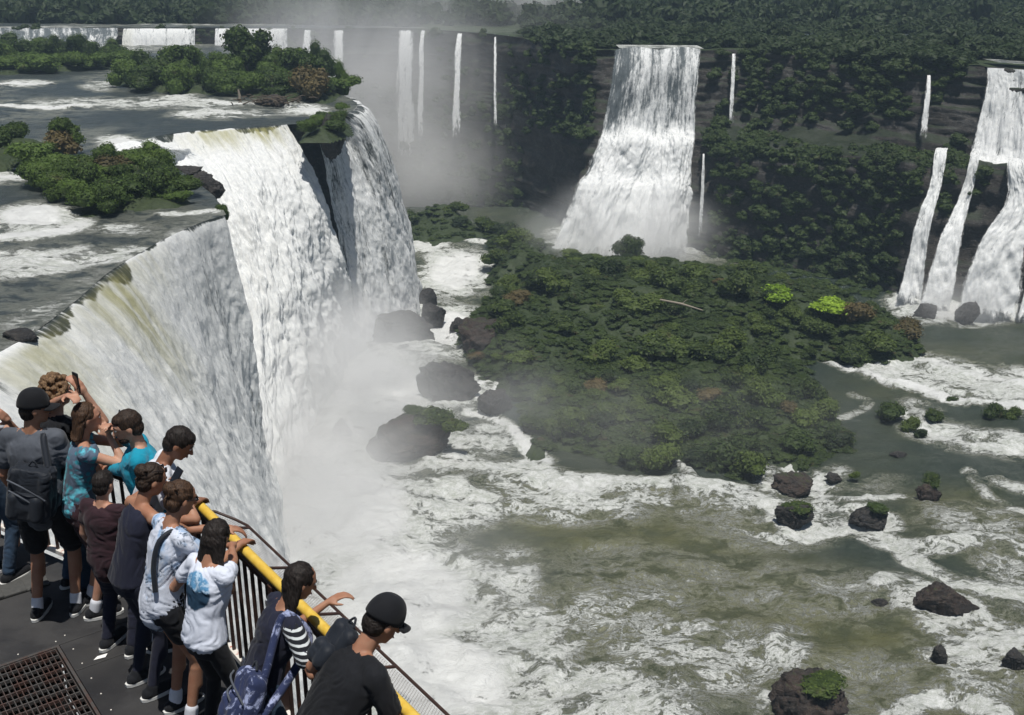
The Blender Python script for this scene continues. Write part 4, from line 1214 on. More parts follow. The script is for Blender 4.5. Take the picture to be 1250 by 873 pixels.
# apron of low growth at the foot of the right cliff
n = 420; A_ = []
while len(A_) < n:
    px, py = r_.uniform(862, 1105), r_.uniform(306, 372)
    if py > 318 + (px - 862) * .02 + 40 * sstep(860, 960, px) or (px > 1070 and py > 350): continue
    q = PZ(px, py, ZL); A_.append(q)
A_ = np.array(A_); Rr = r_.uniform(.5, 1.5, n)
mass('undergrowth', A_ + [0, 0, -.2], Rr, Rr * .6, M_LEAF, 'low scrub on the dark flats below the right cliff', pr_low, 8)
# ground cover between the island bushes
A_ = []
while len(A_) < 5600:
    px, py = r_.uniform(485, 1135), r_.uniform(255, 600)
    q = PZ(px, py, ZL + 1); X, Y = q[:1], q[1:2]
    if not inside(X, Y, ISL)[0] or dist_line(X, Y, ISL, True)[0] < .2: continue
    A_.append(q)
A_ = np.array(A_); A_[:, 2] = ZL + isl_height(A_[:, 0], A_[:, 1]) - .15
Rr = r_.uniform(.35, 1.25, len(A_))
mass('ground_cover', A_, Rr, Rr * r_.uniform(.35, .75, len(A_)), M_COVER_SHADED, 'low green growth between the bushes of the island', pr_low, 9)
# forest of the plateau
A_ = []
rimxy = np.array([p[:2] for p in RIM])
while len(A_) < 5200:
    t = r_.random() ** 1.25
    y = 150 + t * 520
    x = r_.uniform(-.56, .56) * (y + 25)
    X, Y = np.array([x]), np.array([y])
    if not inside(X, Y, PLAT2)[0]: continue
    if inside(X, Y, RIV2)[0]: continue
    if y > 420 and r_.random() < .5: continue
    A_.append((x, y, 0))
while len(A_) < 7400:                        # denser belt along the rim
    y = r_.uniform(165, 262); pxr = r_.uniform(560, 1330); x = PD(pxr, y, -16.8)[0]
    if inside(np.array([x]), np.array([y]), PLAT2)[0]: A_.append((x, y, 0))
A_ = np.array(A_)
dpt = A_[:, 1] * CP + 16.5 * SP; PXf = CX + A_[:, 0] / dpt * F; PYf = CY - (A_[:, 1] * SP - 16.5 * CP) / dpt * F
def off_strip(pts, wd):
    return dist_line(A_[:, 0], A_[:, 1], [PZ(a, b, -16.2)[:2] for a, b in pts]) > wd
ok = off_strip([(725, 57), (800, 57), (862, 59), (905, 55)], 4) & off_strip([(925, 44), (960, 43), (1010, 42), (1050, 41)], 4.5) & off_strip([(1060, 43), (1100, 42), (1170, 46)], 4) & off_strip([(1165, 66), (1205, 70), (1245, 75), (1290, 80)], 3)
ok &= ~((PXf > 735) & (PXf < 868) & (A_[:, 1] < 214)) & ~((PXf > 1175) & (A_[:, 1] < 184) & (PXf < 1290))
ok &= ~((PXf > 330) & (PXf < 640) & (A_[:, 1] < 275))
A_ = A_[ok]
A_[:, 2] = ZR - .4 + far_z(A_[:, 0], A_[:, 1])
near = A_[:, 1] < 265
Rr = np.where(near, r_.uniform(1.1, 2.9, len(A_)), r_.uniform(2.0, 4.6, len(A_)))
Hh = np.where(near, Rr * r_.uniform(.45, 1.0, len(A_)), Rr * r_.uniform(.7, 1.3, len(A_)))
front = np.abs(PXf[ok] - 985) < 400
Hh = np.where((A_[:, 1] < 255) & front, Hh * .85, Hh)
em = r_.random(len(A_)) < .07
Hh = np.where(em, Hh * 1.6, Hh); Rr = np.where(em, Rr * 1.25, Rr)
mass('forest', A_, Rr, Hh, M_LEAFF, 'dark rainforest stretching to the top of the photo', pr_far, 10)
# ------------------------------------------------------------------ viewing deck
ZD = -4.7
RD, ND = np.array((.597, -.802, 0)), np.array((.802, .597, 0))     # along the rail / outward
CORNER = np.array((-2.29, 6.95, 0))
def DK(a, b, z=0.0):
    """deck coordinates: a metres along the rail from its corner, b metres inward, z above the deck"""
    return CORNER + RD * a - ND * b + np.array((0, 0, ZD + z))
def box_at(a0, a1, b0, b1, z0, z1):
    V = np.array([DK(a, b, z) for z in (z0, z1) for a, b in ((a0, b0), (a1, b0), (a1, b1), (a0, b1))])
    Q = np.array([(0, 3, 2, 1), (4, 5, 6, 7), (0, 1, 5, 4), (1, 2, 6, 5), (2, 3, 7, 6), (3, 0, 4, 7)])
    # deck axes are left-handed after the inward flip: reverse so that faces point out
    return V, Q[:, ::-1]
def flat_mesh(name, parts, mat, parent=None, bevel=0.0, **kw):
    V, Q = merge(parts)
    me = mesh_np(name, V, Q, smooth=False)
    bm = bmesh.new(); bm.from_mesh(me); bmesh.ops.recalc_face_normals(bm, faces=bm.faces); bm.to_mesh(me); bm.free()
    o = link(name, me, mat, parent, **kw)
    if bevel:
        m = o.modifiers.new('bevel', 'BEVEL'); m.width = bevel; m.segments = 2
    return o

k = NT('deck_surface'); p = k.pos()
n1 = k.noise(p, 1.3, 5, .6); n2 = k.noise(p, 90, 3, .7); n3 = k.noise(p, 9, 6, .7)
col = k.mix(k.maprange(n1, .3, .7), (.020, .020, .022), (.042, .041, .041))
col = k.mix(k.maprange(n2, .55, .8, 0, .5), col, (.075, .073, .07))
col = k.mix(k.maprange(n3, .62, .74, 0, .5), col, (.06, .057, .052))
M_DECK = k.done(k.bsdf(col, k.maprange(k.noise(p, .9, 5, .65), .42, .58, .42, .85), .4, k.bump(n2, .35, .004)))
k = NT('painted_steel'); n1 = k.noise(k.pos(), 18, 5, .7)
M_STEEL = k.done(k.bsdf(k.mix(k.maprange(n1, .5, .7), (.040, .022, .018), (.085, .040, .028)), .5, .4, k.bump(n1, .2, .003)))
k = NT('yellow_paint'); n1 = k.noise(k.pos(), 14, 6, .7); n2 = k.noise(k.pos(), 60, 3, .7)
col = k.mix(k.maprange(n1, .35, .7), (.60, .38, .045), (.70, .50, .10)); col = k.mix(k.maprange(n2, .64, .74, 0, .7), col, (.24, .12, .04))
M_YELLOW = k.done(k.bsdf(col, .42, .5, k.bump(n2, .15, .002)))
k = NT('white_paint'); n1 = k.noise(k.pos(), 16, 5, .7)
M_WHITE = k.done(k.bsdf(k.mix(k.maprange(n1, .55, .68), (.66, .63, .58), (.42, .10, .06)), .5, .4))
k = NT('rusty_grate'); n1 = k.noise(k.pos(), 7, 5, .7)
M_GRATE = k.done(k.bsdf(k.mix(k.maprange(n1, .42, .6), (.060, .057, .055), (.060, .034, .028)), .6, .4))
k = NT('dark_void'); M_VOID = k.done(k.bsdf((.004, .004, .004), .9, .05))
k = NT('wire_mesh'); uv = k.coord('UV')
sx = k.n('ShaderNodeSeparateXYZ'); k.set(sx.inputs[0], k.mapping(uv, rot=(0, 0, math.radians(45)), scale=(62, 62, 1)))
def _line(v): return k.math('GREATER_THAN', k.math('ABSOLUTE', k.math('SUBTRACT', k.math('FRACT', v), .5)), .40)
al = k.math('MAXIMUM', _line(sx.outputs[0]), _line(sx.outputs[1]))
M_NET = k.done(k.bsdf((.30, .28, .27), .5, .5, alpha=al))

k = NT('worn_stone'); n1 = k.noise(k.pos(), 30, 5, .7); M_COBBLE = k.done(k.bsdf(k.mix(n1, (.03, .03, .03), (.10, .10, .095)), .8, .3, k.bump(n1, .5, .006)))
deck = empty('viewing_deck', DK(2, 1.5, 0), 'crowded dark viewing deck with a rusty grate let into its floor', 'viewing deck')
def dpart(name, parts, mat, bevel=0.0, **kw):
    o = flat_mesh(name, parts, mat, None, bevel, **kw)
    o.parent = deck; o.matrix_parent_inverse = Matrix.Translation(-Vector(deck.location))
    return o
# floor plates around the grate opening (a 0.55..2.6, b 0.86..)
_ga0, _ga1, _gb0, _gb1 = -.40, 2.3, .93, 2.25
g = .006
def prism(ab, z0, z1):
    n = len(ab); V = np.array([DK(a, b, z) for z in (z0, z1) for a, b in ab])
    return V, ab
D2 = nrm_ = np.array((-.85, .53, 0)) / math.hypot(.85, .53)        # the rail turns a little at the corner
I2 = np.array((-D2[1], D2[0], 0))                                    # inward of it
def ab_of(p): p = np.array(p) - CORNER; return float(p @ RD), float(-p @ ND)
_far = CORNER + D2 * 5.2 - I2 * .06
_fa, _fb = ab_of(_far)
def quad_plate(q, z0=-.06, z1=0.0):
    V = np.array([DK(a, b, z) for z in (z0, z1) for a, b in q])
    return V, np.array([(0, 3, 2, 1), (4, 5, 6, 7), (0, 1, 5, 4), (1, 2, 6, 5), (2, 3, 7, 6), (3, 0, 4, 7)])
plates = [quad_plate([(_fa, _fb), (_ga0 - g, -.06 + .16), (_ga0 - g, 2.4), (_fa, 2.4)]), box_at(_fa, _ga0 - g, 2.4 + g, 6.5, -.06, 0), quad_plate([(_ga0, .10), (-.02, -.06), (-.02, _gb0 - g), (_ga0, _gb0 - g)]), box_at(-.02 + g, _ga1, -.06, _gb0 - g, -.06, 0), box_at(_ga0, _ga1, _gb1 + g, 6.5, -.06, 0),
          box_at(_ga1 + g, 6.2, -.06, 2.4, -.06, 0), box_at(_ga1 + g, 6.2, 2.4 + g, 6.5, -.06, 0)]
dpart('floor', plates, M_DECK, .003)
dpart('drain_pit', [box_at(_ga0, _ga1, _gb0, _gb1, -.5, -.45), box_at(_ga0 - .03, _ga0 - .008, _gb0, _gb1, -.449, -.062), box_at(_ga1 + .008, _ga1 + .03, _gb0, _gb1, -.449, -.062), box_at(_ga0, _ga1, _gb0 - .03, _gb0 - .008, -.449, -.062), box_at(_ga0, _ga1, _gb1 + .008, _gb1 + .03, -.449, -.062)], M_VOID)
dpart('support_beam', [box_at(-.1, 6.2, .1, .3, -.40, -.07), box_at(-4.2, 6.2, 3.0, 3.2, -.40, -.07), box_at(-4.2, 6.2, 6.0, 6.2, -.40, -.07)] + [box_at(a, a + .16, .3 if a > -.5 else 2.1, 6.4, -.66, -.405) for a in (-4.0, -1.4, .4, 3.2, 5.8)], M_STEEL)
for a in (-3.9, 3.3):
    for b in ((.6, 5.6) if a > 0 else (2.8, 5.6)):
        V, Q = tapered([DK(a, b, -.66), DK(a, b, -47)], [.28, .34], 16)
        o = link('support_pillar', mesh_np('support_pillar', V, Q), M_STEEL, None); o.parent = deck; o.matrix_parent_inverse = Matrix.Translation(-Vector(deck.location))
bars = [box_at(_ga0 + .02, _ga1 - .02, b, b + .006, -.030, -.004) for b in np.arange(_gb0 + .03, _gb1 - .01, .035)]
bars += [box_at(a, a + .010, _gb0 + .03, _gb1 - .02, -.026, -.001) for a in np.arange(_ga0 + .03, _ga1 - .02, .085)]
bars += [box_at(_ga0, _ga0 + .02, _gb0, _gb1, -.05, .002), box_at(_ga1 - .02, _ga1, _gb0, _gb1, -.05, .002), box_at(_ga0 + .02, _ga1 - .02, _gb0, _gb0 + .02, -.05, .002), box_at(_ga0 + .02, _ga1 - .02, _gb1 - .02, _gb1, -.05, .002)]
dpart('grate', bars, M_GRATE)
dots = []
for t in np.arange(_ga0 - .1, 3.0, .21):
    dots.append(box_at(t, t + .009, _gb0 - .075, _gb0 - .066, .0005, .004))
for t in np.arange(_gb0, 2.4, .26): dots.append(box_at(_ga0 - .06, _ga0 - .051, t, t + .009, .0005, .004))
dpart('bolt_heads', dots, M_WHITE)
o = dpart('stone_edge', [box_at(-1.52, -1.27, .75 + i * .17, 1.45 + i * .17 + .15, .001, .018 + .008 * (i % 3)) for i in range(16)], M_COBBLE, .006)

# railings: the one towards the camera's right and the one that turns away behind the crowd
def railing(label, P0, along, inward, L, bars_to, curve_start):
    root = empty('railing', P0, label, 'railing')
    P0 = np.array(P0)
    def W(a, b, z): return P0 + along * a + inward * b + np.array((0, 0, z))
    def bx(a0, a1, b0, b1, z0, z1):
        V = np.array([W(a, b, z) for z in (z0, z1) for a, b in ((a0, b0), (a1, b0), (a1, b1), (a0, b1))])
        return V, np.array([(0, 3, 2, 1), (4, 5, 6, 7), (0, 1, 5, 4), (1, 2, 6, 5), (2, 3, 7, 6), (3, 0, 4, 7)])
    def part(name, parts, mat, bevel=0, smooth=False):
        V, Q = merge(parts)
        me = mesh_np(name, V - P0, Q, smooth=smooth)
        bm = bmesh.new(); bm.from_mesh(me); bmesh.ops.recalc_face_normals(bm, faces=bm.faces); bm.to_mesh(me); bm.free()
        o = link(name, me, mat, root)
        if bevel:
            m = o.modifiers.new('bevel', 'BEVEL'); m.width = bevel; m.segments = 2
        return o
    part('handrail', [tapered([W(-.02, 0, 1.065), W(0, 0, 1.10), W(.03, 0, 1.10)] + [W(a, 0, 1.10) for a in np.arange(.3, L, .5)] + [W(L, 0, 1.10)], [.018, .032] + [.032] * (len(np.arange(.3, L, .5)) + 2), 16)], M_YELLOW, smooth=True)
    part('top_rail', [bx(0, L, -.014, .014, 1.0, 1.03)], M_STEEL, .003)
    part('bottom_rail', [bx(0, L, -.022, .022, .09, .13)], M_WHITE, .004)
    for a in np.arange(.02, L, 1.34):
        part('post', [bx(a, a + .05, -.035, .035, .001, 1.055)], M_STEEL, .004)
    # upright bars, sharing one mesh
    bars_ = [a for a in np.arange(.12, bars_to, .115) if all(abs(a - (c + .025)) > .05 for c in np.arange(.02, L, 1.34))]
    V, Q = bx(0, .014, -.011, .011, .13, 1.0)
    me = mesh_np('bar', V - W(0, 0, 0), Q, smooth=False); bm = bmesh.new(); bm.from_mesh(me); bmesh.ops.recalc_face_normals(bm, faces=bm.faces); bm.to_mesh(me); bm.free()
    for a in bars_:
        link('bar', me, M_STEEL, root, loc=tuple(along * a))
    # outward leaning catch frame with wire mesh
    zo, zi, off_ = .86, .96, -.31
    path = [W(curve_start, -.02, zi), W(curve_start + .03, -.16, (zi + zo) / 2 + .02), W(curve_start + .12, -.27, zo + .01), W(curve_start + .24, off_, zo)] + [W(a, off_, zo) for a in np.arange(curve_start + .6, L, .6)]
    part('catch_frame', [tapered(path, [.010] * len(path), 8)] + [tapered([W(a, -.015, zi), W(a, off_, zo)], [.012, .010], 8) for a in np.arange(.30, L, .67)], M_STEEL, smooth=True)
    A = np.array([W(a, -.02, zi - .004) for a in (curve_start + .02, curve_start + .14, L)])
    B = np.array([W(a, o_, z_ - .004) for a, o_, z_ in ((curve_start + .03, -.15, (zi + zo) / 2 + .01), (curve_start + .14, -.28, zo), (L, off_, zo))])
    me = mesh_np('wire_mesh', np.vstack([A, B]) - P0, grid_faces(3, 2), smooth=False)
    d = lambda p: (float((p - P0) @ along), float(-(p - P0) @ inward))
    uvmap(me, np.array([d(p) for p in np.vstack([A, B])]))
    link('wire_mesh', me, M_NET, root)
    return root
railing('railing with a yellow handrail that people lean on, leading to the bottom of the photo', DK(0, 0), RD, -ND, 5.4, 5.3, .02)
railing('railing hidden behind the crowd at the far side of the deck', tuple(np.array(DK(-.06, 0))), D2, I2, 5.0, 4.9, .10)

# litter
V = np.array([(-.05, -.012, .004), (.03, -.018, .006), (.05, .012, .012), (-.02, .012, .010)])
me = mesh_np('paper_scrap', np.vstack([V, V + [0, 0, .002]]), [(0, 1, 2, 3), (7, 6, 5, 4), (0, 4, 5, 1), (1, 5, 6, 2), (2, 6, 7, 3), (3, 7, 4, 0)], smooth=False)
k = NT('paper'); o = link('paper_scrap', me, k.done(k.bsdf((.75, .74, .72), .8, .2)), label='small white paper scrap lying on the dark deck', cat='litter')
o.location = tuple(PZ(123, 803, ZD)); o.rotation_euler.z = .5
# ------------------------------------------------------------------ people
def nrm(v):
    v = np.asarray(v, float); return v / (np.linalg.norm(v) + 1e-9)
_su = np.linspace(0, 2 * math.pi, 15)[:-1]
def capsule(a, b, ra, rb, seg=14, sq=1.0, side=None):
    """closed tapered capsule; sq flattens it along the side axis"""
    a, b = np.array(a, float), np.array(b, float)
    d = nrm(b - a)
    u = nrm(np.cross(d, side if side is not None else ([0, 0, 1] if abs(d[2]) < .9 else [1, 0, 0]))); v = np.cross(d, u)
    rings = [(a - d * ra * math.cos(t), ra * math.sin(t)) for t in (.12, .5, .95, 1.4)] + [(a + (b - a) * f, ra + (rb - ra) * f) for f in (.25, .5, .75)] + \
            [(b + d * rb * math.sin(t), rb * math.cos(t)) for t in (.15, .6, 1.05, 1.45)]
    V = np.vstack([c + r * (np.cos(_su)[:, None] * u + sq * np.sin(_su)[:, None] * v) for c, r in rings])
    n = len(_su); m = len(rings)
    Q = [(i * n + j, i * n + (j + 1) % n, (i + 1) * n + (j + 1) % n, (i + 1) * n + j) for i in range(m - 1) for j in range(n)]
    V = np.vstack([V, a - d * ra, b + d * rb])
    T = [(j, len(V) - 2, (j + 1) % n) for j in range(n)] + [((m - 1) * n + j, (m - 1) * n + (j + 1) % n, len(V) - 1) for j in range(n)]
    return V, Q, T
def ellip(c, ax, r):
    """ellipsoid with centre, 3x3 axes (rows) and radii"""
    V, Q, T = capsule((0, 0, -.0001), (0, 0, .0001), 1, 1)
    return np.array(c) + (V * np.array(r)) @ np.array(ax), Q, T
def ringloft(secs):
    """closed loft through sections (centre, side axis, front axis, half width, half depth)"""
    V = []
    for c, s, f, w, d in secs:
        ca, sa = np.cos(_su), np.sin(_su)
        e = .82
        V.append(np.array(c) + (np.sign(ca) * np.abs(ca) ** e * w)[:, None] * np.array(s) + (np.sign(sa) * np.abs(sa) ** e * d)[:, None] * np.array(f))
    V = np.vstack(V); n = len(_su); m = len(secs)
    Q = [(i * n + j, i * n + (j + 1) % n, (i + 1) * n + (j + 1) % n, (i + 1) * n + j) for i in range(m - 1) for j in range(n)]
    V = np.vstack([V, secs[0][0], secs[-1][0]])
    T = [(j, len(V) - 2, (j + 1) % n) for j in range(n)] + [((m - 1) * n + j, (m - 1) * n + (j + 1) % n, len(V) - 1) for j in range(n)]
    return V, Q, T
def fuse(name, parts, voxel, smooth=4, wrinkle=0.0, wscale=9.0, seed=0):
    """union of closed pieces as one continuous surface"""
    vs, fs, o = [], [], 0
    for V, Q, T in parts:
        vs.append(V); fs += [tuple(i + o for i in f) for f in list(Q) + list(T)]; o += len(V)
    me = bpy.data.meshes.new(name); me.from_pydata(np.vstack(vs).tolist(), [], fs)
    bm = bmesh.new(); bm.from_mesh(me); bmesh.ops.recalc_face_normals(bm, faces=bm.faces); bm.to_mesh(me); bm.free()
    t = bpy.data.objects.new('tmp', me); COL.objects.link(t)
    m = t.modifiers.new('r', 'REMESH'); m.mode = 'VOXEL'; m.voxel_size = voxel; m.use_smooth_shade = True
    if smooth:
        s = t.modifiers.new('s', 'SMOOTH'); s.factor = .5; s.iterations = smooth
    dg = bpy.context.evaluated_depsgraph_get()
    out = bpy.data.meshes.new_from_object(t.evaluated_get(dg))
    bpy.data.objects.remove(t); bpy.data.meshes.remove(me)
    out.name = name
    n = len(out.vertices)
    if wrinkle:
        P = np.zeros(n * 3, np.float32); N = np.zeros(n * 3, np.float32)
        out.vertices.foreach_get('co', P); out.vertex_normals.foreach_get('vector', N)
        P, N = P.reshape(-1, 3), N.reshape(-1, 3)
        q = P * [wscale, wscale, wscale * .55] + 6 * fbm(P * 3 + seed, 2, seed)[:, None]
        w = (1 - np.abs(fbm(q, 3, seed))) - .6
        out.vertices.foreach_set('co', (P + N * (w * wrinkle)[:, None]).astype(np.float32).ravel()); out.update()
    out.polygons.foreach_set('use_smooth', np.ones(len(out.polygons), bool))
    return out

def ik(a, b, l1, l2, pole):
    a, b = np.array(a, float), np.array(b, float)
    d = b - a; L = np.linalg.norm(d)
    if L > (l1 + l2) * .995: b = a + d / L * (l1 + l2) * .995; d = b - a; L = np.linalg.norm(d)
    x = (l1 * l1 - l2 * l2 + L * L) / (2 * L)
    h = math.sqrt(max(l1 * l1 - x * x, 0))
    u = d / L; p = np.array(pole, float); p = nrm(p - u * (p @ u))
    return a + u * x + p * h, b

def cloth(name, c, c2=None, kind=None, rough=.85, scale=1.0):
    k = NT(name); p = k.coord('Object')
    n = k.noise(p, 5, 4, .6); w = k.noise(p, 220, 2, .5)
    col = k.mix(k.maprange(n, .35, .65), c, tuple(x * .78 for x in c))
    s = k.n('ShaderNodeSeparateXYZ'); k.set(s.inputs[0], p)
    if kind == 'stripe':
        st = k.math('GREATER_THAN', k.math('FRACT', k.math('MULTIPLY', s.outputs[2], 34 * scale)), .62)
        col = k.mix(st, col, c2)
    elif kind == 'print':        # soft blotches of colour over the garment
        a = k.noise(p, 4.2 * scale, 5, .65, 1.2)
        col = k.mix(k.maprange(a, .50, .60), col, c2)
        b = k.noise(k.mapping(p, loc=(4, 2, 1)), 11 * scale, 4, .7, 1.5)
        col = k.mix(k.math('MULTIPLY', k.maprange(b, .55, .62), k.maprange(a, .45, .55)), col, tuple(x * .25 for x in c2))
    elif kind == 'pattern':
        v = k.n('ShaderNodeTexVoronoi'); k.set(v.inputs['Vector'], p); v.inputs['Scale'].default_value = 22 * scale
        col = k.mix(k.maprange(v.outputs['Distance'], .2, .5), c2, col)
        a = k.noise(p, 7 * scale, 4, .6, 1.0); col = k.mix(k.maprange(a, .5, .6, 0, .8), col, tuple(min(1, x * 2.2 + .05) for x in c2))
    return k.done(k.bsdf(col, rough, .2, k.bump(w, .25, .002), sheen=.08))
def skin_mat(name, c):
    k = NT(name); p = k.coord('Object'); n = k.noise(p, 9, 5, .6); m = k.noise(p, 60, 3, .6)
    col = k.mix(k.maprange(n, .3, .7), c, (c[0] * .82, c[1] * .70, c[2] * .66))
    nd = k.n('ShaderNodeBsdfPrincipled'); k.set(nd.inputs['Base Color'], col); nd.inputs['Roughness'].default_value = .58
    nd.inputs['Specular IOR Level'].default_value = .4; nd.inputs['Subsurface Weight'].default_value = .08
    nd.inputs['Subsurface Radius'].default_value = (.02, .008, .004); k.set(nd.inputs['Normal'], k.bump(m, .12, .002))
    return k.done(nd.outputs[0])
SK = {'light': skin_mat('skin_light', (.46, .26, .18)), 'tan': skin_mat('skin_tan', (.36, .19, .12)), 'brown': skin_mat('skin_brown', (.26, .13, .08))}
def hair_mat(name, c, c2):
    k = NT(name); p = k.coord('Object')
    s = k.noise(k.mapping(p, scale=(1, 1, .12)), 150, 4, .6, .3); a = k.noise(p, 12, 4, .6, .5)
    return k.done(k.bsdf(k.mix(k.maprange(s, .4, .65), c, c2), .62, .22, k.bump(k.math('ADD', s, a), .6, .004)))
HM = {'black': hair_mat('hair_black', (.008, .006, .005), (.028, .022, .020)), 'brown': hair_mat('hair_brown', (.028, .015, .009), (.085, .048, .028)), 'curly': hair_mat('hair_curly', (.07, .038, .02), (.24, .15, .08)),
      'dark': hair_mat('hair_dark', (.014, .009, .007), (.05, .032, .022))}
k = NT('eye_white'); M_EYE = k.done(k.bsdf((.6, .58, .55), .25, .5))
k = NT('lens'); M_LENS = k.done(k.bsdf((.01, .01, .012), .08, .6))
k = NT('lips'); M_LIP = k.done(k.bsdf((.28, .09, .07), .45, .4))
k = NT('plastic_black'); M_PLAST = k.done(k.bsdf((.012, .012, .014), .3, .5))
k = NT('rubber_white'); M_SOLE = k.done(k.bsdf((.62, .62, .60), .6, .3))
CL = dict(
    black=cloth('cotton_black', (.010, .011, .014)), charcoal=cloth('cotton_charcoal', (.030, .032, .038)), grey=cloth('cotton_grey', (.085, .095, .115)), white=cloth('cotton_white', (.66, .68, .74)),
    teal=cloth('cotton_turquoise', (.008, .27, .40)), denim=cloth('denim', (.030, .055, .095)), maroon=cloth('cotton_maroon', (.035, .016, .022)), navy=cloth('cotton_navy', (.014, .016, .032)),
    whiteprint=cloth('white_tee_dyed', (.60, .64, .74), (.26, .38, .56), 'print', scale=.7), blueprint=cloth('white_tee', (.60, .64, .74)),
    stripe=cloth('striped_knit', (.014, .016, .022), (.55, .58, .60), 'stripe'), tank=cloth('patterned_tank', (.10, .14, .20), (.03, .22, .28), 'pattern'),
    bag=cloth('bag_fabric', (.016, .020, .028), rough=.6), bagprint=cloth('bag_print', (.025, .035, .09), (.30, .34, .52), 'print', scale=2.6), orange=cloth('orange_cord', (.60, .16, .03)))

def link_w(name, me, mat, root, loc0):
    o = link(name, me, mat, root)
    me.transform(Matrix.Translation(-Vector(loc0)))
    return o

def hand_parts(w, d, palm, side, curl, sc):
    """five-fingered hand: wrist, pointing direction, palm normal, +1/-1 thumb side"""
    d = nrm(d); palm = nrm(np.array(palm) - d * (np.array(palm) @ d)); t = np.cross(palm, d) * side
    P = [capsule(w, w + d * .045 * sc, .022 * sc, .026 * sc), ]
    for i, x in enumerate((-.027, -.009, .009, .026)):
        base = w + (d * .085 + t * x) * sc
        P.append(capsule(w + (d * .02 + t * x * .7) * sc, base, .014 * sc, .0115 * sc, 10))
        L = (.036, .043, .047, .042)[i] * sc
        a = 0; p = base
        for j in range(3):
            a += math.radians(curl) * (.8 if j == 0 else 1.0)
            q = p + (d * math.cos(a) + palm * math.sin(a)) * L * (1, .68, .55)[j] + t * x * .06
            P.append(capsule(p, q, (.0095 - .0008 * j) * sc, (.0090 - .0010 * j) * sc, 8)); p = q
    b = w + (d * .025 + t * .022) * sc
    m = b + (d * .030 + t * .032 + palm * .012) * sc; e = m + (d * .030 + t * .010 + palm * .014) * sc
    P += [capsule(b, m, .014 * sc, .011 * sc, 8), capsule(m, e, .0105 * sc, .008 * sc, 8)]
    return P

